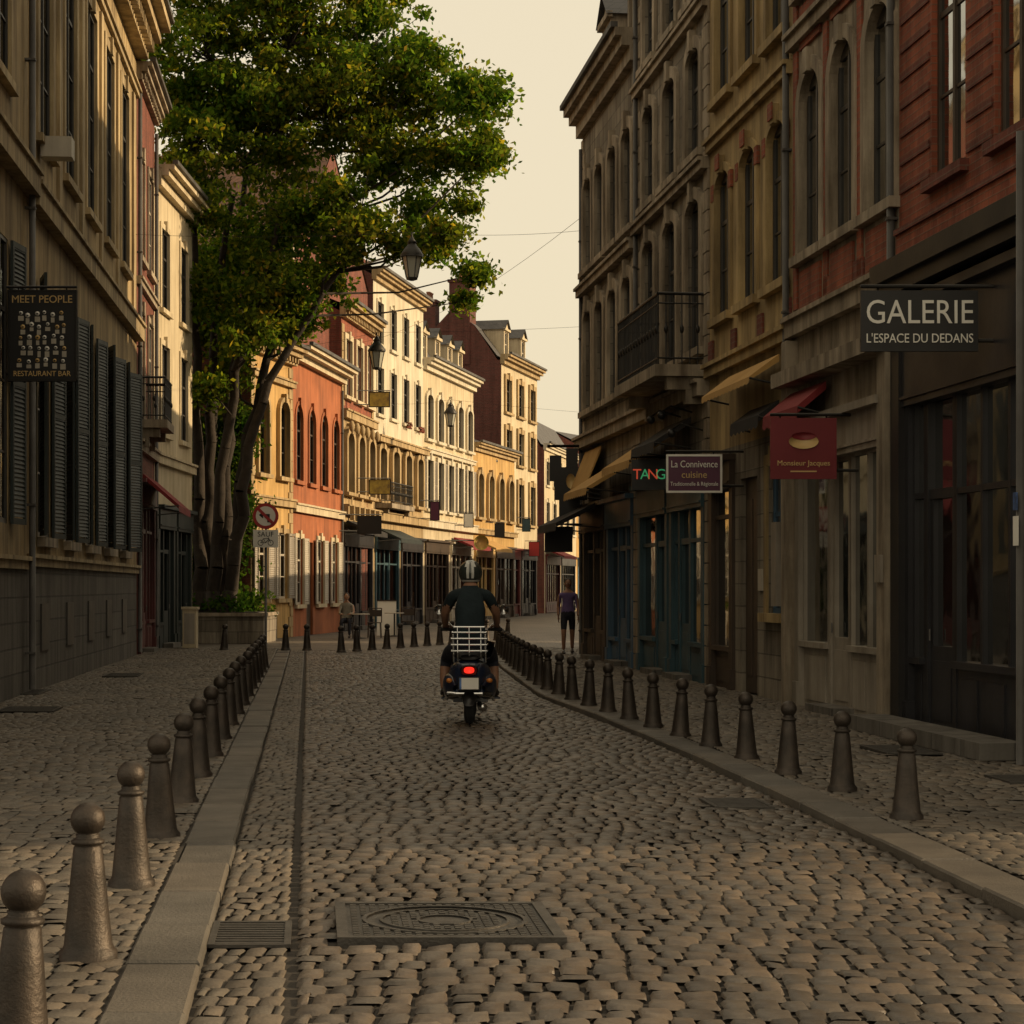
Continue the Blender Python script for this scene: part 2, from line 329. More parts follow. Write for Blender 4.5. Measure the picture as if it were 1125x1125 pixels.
    def awning(s,m,u0,u1,v,pr=1.,drop=.45,val=.18,d=.1):
        s.face(m,[(u0,d,v),(u1,d,v),(u1,d+pr,v-drop),(u0,d+pr,v-drop)])
        n=max(2,int((u1-u0)/.22))
        for k in range(n):
            a,b=u0+(u1-u0)*k/n,u0+(u1-u0)*(k+1)/n; s.face(m,[(a,d+pr,v-drop),(b,d+pr,v-drop),(b,d+pr+.01,v-drop-val*.8),((a+b)/2,d+pr+.012,v-drop-val),(a,d+pr+.01,v-drop-val*.8)])
        for u in(u0,u1): s.face(m,[(u,d,v),(u,d+pr,v-drop),(u,d+pr,v-drop-val*.5),(u,d,v-.1)]); s.tube(m_iron,(u,d,v-drop-.1),(u,d+pr,v-drop-.02),.015)
    def pipe(s,u,v0,v1,d=.07):
        s.tube(m_zinc,(u,d,v0),(u,d,v1),.045,seg=10); z=v0+.5
        while z<v1: s.box(m_zinc,u-.055,u+.055,0.001,d+.05,z,z+.03); z+=2.1
    def rail(s,u0,u1,v,h=.95,pr=.6,d=0):
        s.box(m_stone2,u0-.05,u1+.05,d-.02,d+pr+.06,v-.18,v)
        P=[(u0,d),(u0,d+pr),(u1,d+pr),(u1,d)]
        for (a,b),(c,e) in zip(P[:-1],P[1:]):
            s.tube(m_iron,(a,b,v+h),(c,e,v+h),.025); s.tube(m_iron,(a,b,v+.1),(c,e,v+.1),.015); s.tube(m_iron,(a,b,v+h-.15),(c,e,v+h-.15),.012)
            L=math.hypot(c-a,e-b); n=max(2,int(L/.12))
            for k in range(n+1):
                t=k/n; x,y=a+(c-a)*t,b+(e-b)*t; s.tube(m_iron,(x,y,v),(x,y,v+h),.011,seg=5)
                if k%2: s.ball(m_iron,(x,y,v+h*.5),.035,.035,.07,6,5)
        for u in (u0+.15,u1-.15):
            s.box(m_stone2,u-.09,u+.09,d,d+pr*.8,v-.38,v-.182); s.box(m_stone2,u-.085,u+.085,d,d+pr*.4,v-.6,v-.382)
    def chim(s,u,d,v0,v1,w=.9,dp=.55,m=None,pots=3):
        m=m or m_brick_r; s.box(m,u-w/2,u+w/2,d-dp/2,d+dp/2,v0,v1-.15); s.box(m,u-w/2-.07,u+w/2+.07,d-dp/2-.07,d+dp/2+.07,v1-.15,v1)
        for k in range(pots):
            x=u-w/2+w*(k+.5)/pots; s.lathe(m_terra,(x,d,v1),[(.11,0),(.09,.3),(.12,.36),(.12,.42)],10)
    def dormer(s,u,v,w=1.,h=1.5,dd=-.35,m=None,roof=None):
        m=m or m_stone2
        s.wall(m,u-w/2,u+w/2,v,v+h,[(u-w/2+.15,u+w/2-.15,v+.12,v+h-.15)],.1,dd); s.window(u-w/2+.15,u+w/2-.15,v+.12,v+h-.15,m_wht,.1,dd,1,.9)
        for x in (u-w/2,u+w/2): s.face(m,[(x,dd,v),(x,dd,v+h),(x,dd-2,v+h),(x,dd-2,v)])
        r=roof or m_slate; t=v+h
        s.face(m,[(u-w/2,dd,t),(u+w/2,dd,t),(u,dd,t+w*.4)]); 
        s.face(r,[(u-w/2-.12,dd+.12,t-.04),(u,dd+.12,t+w*.46),(u,dd-2.2,t+w*.46),(u-w/2-.12,dd-2.2,t-.04)]); s.face(r,[(u+w/2+.12,dd+.12,t-.04),(u,dd+.12,t+w*.46),(u,dd-2.2,t+w*.46),(u+w/2+.12,dd-2.2,t-.04)])
        s.box(m,u-w/2-.08,u+w/2+.08,dd-.02,dd+.1,t-.1,t+.02)

def house(name,P0,P1,side,H,wallm,trim,floors,shops=(),ops=(),roof=('gable',2.5,None),depth=9,bands=(),corn=(.35,.4),side_m=None,lowm=None,lowv=0,fm=None,quoin=False,rev=.09,dent=True):
    x0,y0=P0;x1,y1=P1; t=(x1-x0,y1-y0); L=math.hypot(*t); n=(t[1]*side,-t[0]*side)
    s=Bd(name,(x0,y0,0),t,n); s.L=L; fm=fm or m_wht; side_m=side_m or m_brick_r
    allops=[]; wins=[]
    for f in floors:
        us=f.get('us') or [L*(k+.5)/f['n'] for k in range(f['n'])]
        for u in us:
            a,b=u-f['w']/2,u+f['w']/2; allops.append((a,b,f['v'][0],f['v'][1],f.get('arch',0))); wins.append((a,b,f))
    for q in shops: allops.append((q[0]-.06,q[1]+.06,0,q[2]))
    allops+=list(ops)
    if lowv:
        s.wall(lowm,0,L,0,lowv,[(o[0],o[1],max(o[2],0),min(o[3],lowv)) for o in allops if o[2]<lowv],rev,.0)
        up=[(o[0],o[1],max(o[2],lowv),*o[3:]) for o in allops if o[3]>lowv]
        s.wall(wallm,0,L,lowv,H,up,rev,0)
    else: s.wall(wallm,0,L,0,H,allops,rev,0)
    for a,b,f in wins:
        c,e=f['v']; s.window(a,b,c,e,f.get('fm',fm),rev=rev,bars=f.get('bars',2),arch=f.get('arch',0),curt=f.get('curt'))
        if f.get('sur',True): s.surround(f.get('tm',trim),a,b,c,e,f.get('sw',.14),f.get('sp',.04),f.get('arch',0),f.get('key',True))
        if f.get('shut'):
            w=(b-a)*.5; g=.03; op=f.get('op',.1)*random.uniform(.7,1.4)
            s.shutter(f['shut'],a-g-w,a-g,c,e,'b',op); s.shutter(f['shut'],b+g,b+g+w,c,e,'a',op*random.uniform(.6,1.1))
        if f.get('apron'): s.box(f['apron'],a,b,.002,.04,c-.75,c-.2)
    for q in shops: s.shop(*q[:4],**(q[4] if len(q)>4 else {}))
    for v,h,pr in bands: s.box(trim,0.002,L-.002,.001,pr,v,v+h); s.box(trim,0.002,L-.002,.001,pr+.05,v+h,v+h+.06)
    if corn: s.cornice(trim,-.02,L+.02,H+corn[1]*.6,*corn,dent)
    if quoin:
        z=lowv
        k=0
        while z<H-.4:
            w=.42 if k%2 else .28
            s.box(trim,.003,w,.001,.035,z+.01,z+.31); s.box(trim,L-w,L-.003,.001,.035,z+.01,z+.31); z+=.32; k+=1
    D=depth
    for u in (0,L): s.face(side_m,[(u,0,0),(u,-D,0),(u,-D,H),(u,0,H)])
    s.face(side_m,[(0,-D,0),(L,-D,0),(L,-D,H),(0,-D,H)]); s.face(m_brown,[(0,0,.0),(L,0,.0),(L,-D,.0),(0,-D,.0)])
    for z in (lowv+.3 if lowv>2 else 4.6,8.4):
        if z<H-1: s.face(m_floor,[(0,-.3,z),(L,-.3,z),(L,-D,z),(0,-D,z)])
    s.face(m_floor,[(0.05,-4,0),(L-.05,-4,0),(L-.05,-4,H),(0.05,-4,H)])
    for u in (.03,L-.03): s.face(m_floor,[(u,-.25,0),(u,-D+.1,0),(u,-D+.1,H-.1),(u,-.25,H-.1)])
    k,rh,rm=roof; rm=rm or m_slate; e=.2
    if k=='gable':
        s.face(rm,[(-.03,e,H+.2),(L+.03,e,H+.2),(L+.03,-D/2,H+rh),(-.03,-D/2,H+rh)]); s.face(rm,[(-.03,-D-e,H),(L+.03,-D-e,H),(L+.03,-D/2,H+rh),(-.03,-D/2,H+rh)])
        for u in (0,L): s.face(side_m,[(u,0,H),(u,-D,H),(u,-D/2,H+rh-.1)])
    elif k=='mansard':
        a,b=(-.2,H+.2),(-1.4,H+rh)
        s.face(rm,[(0,a[0],a[1]),(L,a[0],a[1]),(L,b[0],b[1]),(0,b[0],b[1])]); s.face(rm,[(0,b[0],b[1]),(L,b[0],b[1]),(L,-D/2,b[1]+.9),(0,-D/2,b[1]+.9)]); s.face(rm,[(0,-D,H),(L,-D,H),(L,-D/2,b[1]+.9),(0,-D/2,b[1]+.9)])
        for u in(0,L): s.face(side_m,[(u,-.2,H),(u,b[0],b[1]),(u,-D/2,b[1]+.9),(u,-D,H)])
    s.box(m_zinc,-.02,L+.02,(corn[0] if corn else .1)-.05,(corn[0] if corn else .1)+.08,H+(corn[1]*.6 if corn else 0),H+(corn[1]*.6 if corn else 0)+.1)
    return s

PR=lambda Y:(6.738-.12*Y,Y)
PL=lambda Y:(-4.34-.09*Y,Y)

# ------------------------------------------------------------------ right row
FD=lambda **k:k
s=house('brick_townhouse',PR(12.5),PR(21.5),-1,15,m_brick_o,m_brick_r,
  [FD(us=[1.2,2.7,4.2,5.7,7.5],w=1.0,v=(5.7,8.2),bars=2,fm=m_brown,sur=False,curt=.7),FD(us=[1.2,2.7,4.2,5.7,7.5],w=1.0,v=(9.5,11.7),fm=m_brown,sur=False,curt=.7)],
  shops=[(5.0,8.75,4.45,m_char,FD(door=2.3,riser=.75,fas=1.0,tr=.95,mw=.75)),(.6,4.4,4.3,m_char,FD(door=1.3,riser=.7,fas=.9,tr=.8))],
  roof=('mansard',3.5,None),lowm=m_char,lowv=4.9,corn=(.35,.5))
for u in [1.2,2.7,4.2,5.7,7.5]:
    for v in (8.2,11.7): s.box(m_brick_r,u-.62,u+.62,.002,.04,v+.003,v+.3)
    for v in (5.7,9.5): s.box(m_brick_r,u-.6,u+.6,-.05,.09,v-.12,v-.002)
for v in np.arange(5.75,11.6,.3):
    for a,c in ((6.25,6.95),(8.05,9.),(4.75,5.15)): s.box(m_brick_r,a,c,.002,.018,float(v),float(v)+.075)
s.box(m_blk,4.6,9.0,.002,.35,4.75,4.95); s.box(m_blk,4.6,9.0,.002,.28,4.6,4.75); s.box(m_blk,8.72,9.0,.002,.12,.1,4.6); s.box(m_blk,4.6,4.86,.002,.12,.1,4.6)
s.box(m_brick_o,0,9,.002,.06,5.05,5.3); s.box(m_brick_r,0.01,8.99,.002,.09,5.3,5.36)
s.box(m_plinth,4.9,8.9,.2,.62,0.05,.2); s.tube(m_zinc,(4.5,.4,0.05),(4.5,.4,5.4),.045,seg=12); s.box(m_signw,4.44,4.56,.448,.452,1.9,2.15); s.box(m_poster,4.45,4.55,.453,.456,2.2,2.35)
s.face(m_poster,[(7.5,-.1,1.75),(7.95,-.1,1.75),(7.95,-.1,2.2),(7.5,-.1,2.2)]); s.box(m_postery,5.25,5.5,-.12,-.1,1.7,2.2); s.box(m_signw,6.0,6.3,-.12,-.1,1.5,1.9)
s.done()
s=house('stone_townhouse',PR(21.5),PR(25.9),-1,14,m_stone2,m_stone2,
  [FD(us=[.65,2.1,3.5],w=.92,v=(5.75,8.0),arch=.4,sw=.17,sp=.05,apron=m_brick_o,fm=m_dkw),FD(us=[.65,2.1,3.5],w=.92,v=(9.1,11.3),arch=.2,sw=.17,sp=.05,apron=m_brick_o,fm=m_dkw)],
  shops=[(.35,4.1,3.55,m_grywood,FD(door=1.5,riser=.8,fas=.45,tr=.0,mw=.9))],roof=('mansard',3.2,None),bands=[(4.75,.2,.12),(8.45,.15,.1),(11.8,.15,.1)],corn=(.45,.5))
for u in (1.3,2.72,4.12):
    for v0,v1 in ((5.1,8.4),(8.75,11.7)):
        s.box(m_brick_o,u+.0,u+.18,.003,.03,v0,v1)
for k in range(4): s.box(m_brick_r if k%2 else m_brick_o,.2+k*1.05,.8+k*1.05,.003,.03,5.02,5.3)
s.box(m_stone2,0,.3,.002,.16,.05,4.7); s.box(m_stone2,4.15,4.4,.002,.16,.05,4.7); s.box(m_stone2,.0,4.4,.002,.3,4.1,4.28); s.box(m_grywood,.05,.25,.162,.2,1.6,1.9)
s.pipe(.08,5,13.6)
s.awning(m_redaw,2.5,4.2,4.02,.35,.3)
s.done()
s=house('ochre_townhouse',PR(25.9),PR(30.8),-1,14,m_ochre,m_ochre,
  [FD(us=[.8,2.4,4.0],w=.95,v=(5.6,7.75),arch=.25,sw=.13,fm=m_dkw),FD(us=[.8,2.4,4.0],w=.95,v=(8.9,11.1),arch=.25,sw=.13,fm=m_dkw),FD(us=[.85],w=.8,v=(1.2,3.2),fm=m_blue)],
  ops=[(1.9,2.9,0,3.1,.0)],shops=[(3.3,4.75,3.4,m_brown,FD(riser=.6,fas=.4,tr=.4))],lowm=m_stone,lowv=3.6,roof=('mansard',3.2,None),bands=[(4.75,.14,.1),(8.2,.12,.08)],corn=(.4,.5))
for u in (.8,2.4,4.0):
    for v in (7.75,11.1): s.box(m_brick_o,u-.12,u+.12,.091,.11,v+.02,v+.24); s.box(m_brick_o,u-.66,u-.49,.003,.05,v-.35,v-.1); s.box(m_brick_o,u+.49,u+.66,.003,.05,v-.35,v-.1)
for u in (0.02,1.5,3.1,4.6): s.box(m_brick_r,u,u+.28,.003,.04,5.0,5.3)
s.box(m_brown,1.9,2.9,-.14,-.08,.05,3.1); s.box(m_brown,2.02,2.36,-.08,-.06,.3,2.8); s.box(m_brown,2.44,2.78,-.08,-.06,.3,2.8)
s.pipe(.08,4.6,13.6); s.awning(m_yelaw,.3,3.2,4.6,.4,.3,.1); s.awning(m_blkaw,.3,1.9,4.0,.28,.2)
s.box(m_grywood,.25,.5,.01,.16,1.3,2.4); s.box(m_wht,1.55,1.75,.002,.03,1.5,1.8)
s.done()
s=house('grey_stone_townhouse',PR(30.8),PR(36.9),-1,13.2,m_stone,m_stone2,
  [FD(us=[1.1,3.0,4.9],w=1.05,v=(5.3,7.7),arch=.2,sw=.2,sp=.06,fm=m_dkw),FD(us=[1.1,3.0,4.9],w=1.,v=(8.4,10.1),arch=.2,sw=.2,sp=.06,fm=m_dkw),FD(us=[1.1,3.0,4.9],w=.95,v=(10.9,12.4),arch=.2,sw=.2,sp=.06,fm=m_dkw)],
  shops=[(.3,2.9,3.3,m_teal,FD(door=1.2,riser=.6,tr=.5)),(3.2,5.8,3.3,m_teal,FD(door=.3,riser=.6,tr=.5))],roof=('mansard',3.2,None),bands=[(4.5,.2,.2),(8.0,.12,.14),(10.5,.12,.12)],corn=(.45,.5),quoin=True,dent=False)
s.rail(.3,3.9,5.0,1.1,.75); s.pipe(5.95,4.8,12.8); 
s.awning(m_blkaw,.9,2.9,4.25,.6,.4); s.awning(m_yelaw,3.1,5.9,4.1,.6,.4,.15); s.dormer(1.6,13.4); s.dormer(4.4,13.4)
for x,z in ((.5,4.0),(1.3,4.35),(2.2,4.35)): s.path(m_iron,[(x,0,z),(x,.35,z+.1),(x,.5,z)],[.015]*3); s.ball(m_blk,(x,.5,z-.05),.07)
s.done()
s=house('grey_stone_townhouse',PR(36.9),PR(43.4),-1,11.5,m_stone,m_stone2,
  [FD(us=[.9,2.5,4.1,5.6],w=.95,v=(5.3,7.4),arch=.2,sw=.22,sp=.07,fm=m_dkw),FD(us=[.9,2.5,4.1,5.6],w=.95,v=(8.3,10.2),arch=.2,sw=.22,sp=.07,fm=m_dkw)],
  shops=[(.3,3.1,3.2,m_blue,FD(door=.9,riser=.5,tr=.4)),(3.4,6.2,3.2,m_brown,FD(door=.8,riser=.6,tr=.4))],roof=('mansard',2.9,None),bands=[(4.5,.2,.2),(7.8,.14,.16)],corn=(.42,.6),quoin=True,dent=False)
s.pipe(6.4,.1,11.0,.06); s.dormer(1.6,11.8,1.1,1.5,-.2); s.dormer(4.6,11.8,1.1,1.5,-.2); s.chim(.3,-1.2,11.5,15.2,.5,1.2); s.box(m_zinc,.5,.58,.3,1.1,12.7,12.85)
s.awning(m_yelaw,.3,3.2,3.9,.8,.5,.15); s.awning(m_yelaw,3.5,5.6,4.4,.35,.9,.1); s.awning(m_blkaw,3.6,6.3,3.3,.9,.45)
s.done()
# unseen right-hand houses round the bend, added and sized to shade the left side
s=house('stone_townhouse',(1.95,43.7),(4.5,56.5),-1,10.2,m_stone,m_stone2,[FD(n=6,w=.9,v=(5.2,7.3)),FD(n=6,w=.9,v=(8.0,9.6))],shops=[(.4,6,3.3,m_brown,FD(door=2.)),(6.6,12.5,3.3,m_blue,FD(door=2.))],roof=('gable',1.6,None)); s.done()
s=house('brick_townhouse',(6,60),(10.5,125),-1,6.2,m_brick_r,m_stone2,[FD(n=26,w=.9,v=(4.0,5.5))],roof=('gable',1.3,m_tile)); s.done()  # unseen low row, added so its shadow covers only the shopfronts opposite

# ------------------------------------------------------------------ left row near
s=house('beige_townhouse',PL(14),PL(28.5),1,13.8,m_beige,m_beiget,[FD(us=[1.8,4.4,7.,9.6,12.3],w=1.15,v=(2.4,6.2),shut=m_grn,bars=3,op=.12,sur=False,fm=m_dkw),FD(us=[1.8,4.4,7.,9.6,12.3],w=1.3,v=(8.3,11.6),bars=3,fm=m_dkw,curt=.6)],lowm=m_plinth,lowv=1.8,bands=[(1.8,.12,.06),(7.1,.3,.2)],corn=(.6,.7),roof=('mansard',2.5,None),rev=.04,dent=False); s.pipe(14.4,.1,13.3,.1); s.done()
s=house('beige_townhouse',PL(28.5),PL(44.5),1,13.6,m_beige,m_beiget,[FD(us=[1.7,4.6,7.5,10.4,13.3],w=1.25,v=(2.3,6.1),shut=m_grn,bars=3,sur=False,arch=.3,op=.3,fm=m_dkw),FD(us=[1.7,4.6,7.5,10.4,13.3],w=1.4,v=(8.2,11.9),bars=3,sw=.2,sp=.05,curt=.6,fm=m_dkw)],
  lowm=m_plinth,lowv=1.85,bands=[(1.85,.12,.06),(7.0,.3,.18),(12.4,.12,.08)],corn=(.75,.8),roof=('mansard',2.5,None),rev=.04)
for u in (.2,3.1,6.0,8.9,11.8,15.0): s.box(m_beiget,u,u+.35,.003,.05,7.4,12.3)
s.box(m_wht,1.0,1.35,.05,.5,7.9,8.2)
for u in (1.7,4.6,7.5,10.4,13.3): s.box(m_stone2,u-.7,u+.7,.002,.12,2.15,2.29); s.box(m_dkw,u-.4,u+.4,.002,.03,.6,1.3)
s.done()
s=house('brick_townhouse',PL(44.5),PL(49),1,13.0,m_brick_r,m_stone2,[FD(us=[1.1,3.3],w=1.2,v=(5.4,7.8),bars=2),FD(us=[1.1,3.3],w=1.2,v=(9,11.3))],shops=[(.3,4.2,3.9,m_red,FD(door=1.4,riser=.7))],roof=('gable',2.8,m_tile),bands=[(4.6,.2,.12),(8.3,.12,.1)],rev=.05)
s.rail(.3,2.1,5.3,.95,.6); s.awning(m_redaw,.4,4.1,4.1,.8,.7); s.pipe(.12,.1,12.6); s.pipe(4.35,.1,12.6); s.done()
s=house('cream_townhouse',PL(49),(-8.72,54.6),1,11.6,m_cream,m_cream,[FD(n=2,w=1.1,v=(5.4,7.6),fm=m_dkw),FD(n=2,w=1.1,v=(8.5,10.5),fm=m_dkw)],shops=[(.4,2.6,3.5,m_grn,FD(door=.9)),(3.0,5.2,3.5,m_grn,FD(door=.9))],roof=('gable',2.5,m_tile),bands=[(4.6,.2,.12)],corn=(.5,.5),side_m=m_cream,rev=.06,dent=False); s.done()
# brick house behind the tree
s=house('brick_house',(-17,68),(-7.2,66),1,12.5,m_brick_d,m_stone2,[FD(n=4,w=1.1,v=(5.4,7.4)),FD(n=4,w=1.1,v=(8.7,10.6))],roof=('gable',4.5,m_tile)); s.done()

# ------------------------------------------------------------------ left row far (sunlit)
K=[(-7.58,58),(-6.83,62.2),(-5.97,70),(-5.27,76),(-3.77,85),(-1.84,95),(.12,104),(1.39,111)]
s=house('yellow_townhouse',K[0],K[1],1,8.6,m_yel,m_goldst,[FD(n=2,w=.95,v=(4.9,7.2),arch=.35,sp=.12,fm=m_dkw),FD(n=2,w=1.,v=(1.2,3.2),shut=m_grywood)],roof=('gable',2.,m_tile),bands=[(4.0,.2,.14),(7.7,.15,.14)],corn=(.5,.5),side_m=m_brick_r,quoin=True); s.done()
s=house('orange_townhouse',K[1],K[2],1,8.8,m_oran,m_cream,[FD(n=4,w=1.05,v=(4.9,7.3),arch=.5,sw=.12,fm=m_brown,tm=m_oran),FD(us=[1,4.2,6.6],w=1.,v=(1.0,3.1),shut=m_wht)],ops=[(2.1,3.1,0,3.)],roof=('gable',2.2,m_tile),bands=[(3.9,.22,.14)],corn=(.6,.45),side_m=m_oran,dent=False)
s.box(m_brown,2.1,3.1,-.15,-.08,0,3.); s.pipe(7.7,.1,8.4); s.done()
s=house('brick_townhouse',K[2],K[3],1,11.2,m_brick_o,m_goldst,[FD(n=3,w=1.1,v=(4.9,7.0),arch=.3,sw=.25,sp=.18,fm=m_dkw),FD(n=3,w=1.1,v=(8.3,10.3),arch=.0,sw=.2,sp=.1,tm=m_cream)],shops=[(.3,5.7,3.5,m_char,FD(door=2.4))],lowm=m_goldst,lowv=7.6,roof=('gable',2.2,m_slate),bands=[(4.1,.3,.25),(7.5,.25,.2)],corn=(.5,.5),quoin=True)
for k in range(6): s.box(m_goldst,.3+k*.98,.5+k*.98,.251,.4,3.9,4.4); s.ball(m_goldst,(.4+k*.98,.3,7.2),.14,.1,.2)
s.awning(m_blkaw,.4,3,3.9,1.,.4); s.chim(1,-3,12,14.8); s.done()
s=house('white_townhouse',K[3],K[4],1,13.4,m_white,m_goldst,[FD(n=4,w=1.05,v=(4.9,6.9),sw=.22,sp=.16,arch=.2,fm=m_dkw),FD(n=4,w=1.05,v=(8.2,10.),sw=.1,tm=m_white,fm=m_dkw),FD(n=4,w=1.,v=(10.9,12.5),sw=.1,tm=m_white,fm=m_dkw)],shops=[(.3,4.3,3.5,m_teal,FD(door=1.6)),(4.8,8.8,3.5,m_char,FD(door=1.2))],lowm=m_goldst,lowv=7.2,roof=('gable',2.6,m_slate),bands=[(4.1,.3,.25),(7.1,.2,.3)],corn=(.4,.4),side_m=m_brick_d,dent=False)
for k in range(60): x,z=random.choice((5.7,8.))+random.uniform(-.45,.45),8.15+random.uniform(-.12,.1); s.box(m_flow,x-.03,x+.03,.1,.2,z-.03,z+.03)
s.rail(.4,4.3,4.75,.8,.6); s.awning(m_grn,.4,4.2,3.8,.9,.4); s.chim(.8,-3.5,13,17); s.done()
s=house('cream_townhouse',K[4],K[5],1,11.0,m_cream,m_white,[FD(n=5,w=1.05,v=(4.9,7.0),sw=.2,sp=.1,fm=m_dkw,shut=m_grywood),FD(n=5,w=1.05,v=(7.9,9.8),sw=.2,sp=.1,arch=.2,fm=m_dkw)],shops=[(.3,4.7,3.5,m_brown,FD(door=1.6)),(5.3,9.8,3.5,m_wht,FD(door=1.2))],roof=('mansard',2.3,None),bands=[(4.1,.3,.25),(7.3,.15,.15)],corn=(.5,.5),side_m=m_brick_d,dent=False)
for u in (1.5,4,6.5,8.7): s.dormer(u,11.3,1.,1.3,-.3,m_cream)
s.awning(m_redaw,5.5,9.5,3.8,.9,.4); s.chim(.7,-3.,12,15.6); s.done()
s=house('brick_townhouse',K[5],K[6],1,8.2,m_yel,m_goldst,[FD(n=4,w=1.05,v=(4.9,7.0),sw=.2,sp=.14,arch=.3,fm=m_dkw)],shops=[(.3,4.3,3.5,m_gold,FD(door=1.6)),(4.8,8.9,3.5,m_brown,FD(door=1.2))],roof=('gable',2.,m_slate),bands=[(4.1,.2,.2)],corn=(.4,.4),dent=False); s.awning(m_yelaw,.5,4.1,3.8,.9,.4); s.done()
s=house('brick_townhouse',(-.55,102.6),(1.39,111),1,13.2,m_cream,m_goldst,[FD(n=3,w=1.2,v=(4.9,7.0),sw=.25,sp=.1,fm=m_dkw),FD(n=3,w=1.2,v=(8.,9.7),sw=.25,sp=.1,fm=m_dkw),FD(n=3,w=1.2,v=(10.6,12.3),sw=.25,sp=.1,fm=m_dkw)],shops=[(.3,4.2,3.5,m_red,FD(door=1.6)),(4.6,8.3,3.5,m_char,FD(door=1.2))],roof=('mansard',1.8,None),corn=(.5,.5),side_m=m_brick_d,depth=5.2,dent=False)
s.dormer(2,13.5,1.1,1.5,-.2,m_cream); s.dormer(6,13.5,1.1,1.5,-.2,m_cream); s.chim(.6,-2.2,13,17.4,1.3,1.1,m_brick_d,4); s.chim(.4,-3.9,12,16.4,.8,.8,m_brick_d,3); s.done()
# beyond: the street bends to the right and continues
s=house('white_townhouse',(1.9,118),(4.2,131),1,9.8,m_cream,m_white,[FD(n=5,w=1.2,v=(4.9,6.6),fm=m_dkw),FD(n=5,w=1.2,v=(7.6,9.0),fm=m_dkw)],shops=[(.5,6,3.4,m_red,{}),(6.6,12.5,3.4,m_char,{})],roof=('mansard',2.,None),dent=False); s.chim(1,-2.5,10,13.4); s.awning(m_redaw,.6,5.8,3.8,1.,.4); s.done()
s=house('yellow_townhouse',(4.2,131),(7.2,145),1,9.0,m_yel,m_white,[FD(n=5,w=1.2,v=(4.9,6.6),fm=m_dkw),FD(n=5,w=1.2,v=(7.3,8.5),fm=m_dkw)],shops=[(.5,6,3.4,m_blue,{}),(6.6,13,3.4,m_char,{})],roof=('gable',2.,m_tile),dent=False); s.done()
s=house('white_townhouse',(7.2,145),(20,172),1,10.5,m_white,m_white,[FD(n=12,w=1.1,v=(4.9,6.8),fm=m_dkw),FD(n=12,w=1.1,v=(7.9,9.6),fm=m_dkw)],shops=[(.5,9,3.4,m_blue,{}),(10,19,3.4,m_char,{})],roof=('gable',2.5,None),dent=False); s.done()

# ------------------------------------------------------------------ ground
LK=lambda Y:-.79-.102*(Y-7.1)
RP=[(3,3.0),(7,2.6),(9.3,2.39),(14.8,1.94),(18.4,1.58),(24,.95),(28,.40),(38,-.2),(48,-.6)]
RK=lambda Y:float(np.interp(Y,[p[0] for p in RP],[p[1] for p in RP]))
def sheet(name,pts,z,m):
    me=bpy.data.meshes.new(name); me.from_pydata([(x,y,z) for x,y in pts],[],[tuple(range(len(pts)))]); me.materials.append(m)
    ul=me.uv_layers.new(name='UVMap')
    for i,(x,y) in enumerate(pts): ul.data[i].uv=(x,y)
    o=bpy.data.objects.new(name,me); COL.objects.link(o); return o
m_far=mat('far_setts',(.15,.128,.102),(.095,.08,.066),brick=(.2,.16,(.045,.038,.03),.018),ns=.5,rough=.6,patch=.2)
m_gnd=mat('ground_earth',(.14,.12,.1),(.1,.085,.07),ns=.2)
sheet('ground',[(-2000,-2000),(2000,-2000),(2000,3000),(-2000,3000)],-.06,m_gnd)
sheet('street_bed',[(-14,-6),(14,-6),(14,50.2),(-14,50.2)],-.022,m_joint)
sheet('pavement_bed',[(-14,-6),(LK(-6)-.66,-6),(LK(50)-.66,50),(-14,50)],.024,m_joint)
sheet('pavement_bed',[(RK(3)+.33,3)]+[(RK(q)+.33,q) for q in (7,9.3,14.8,18.4,24,28,38,48,50)]+[(3,50),(PR(43)[0]+.5,43),(8,3)],.026,m_joint)
sheet('cobblestone_square',[(-16,49.5),(16,49.5),(30,180),(-16,180)],-.006,m_far)
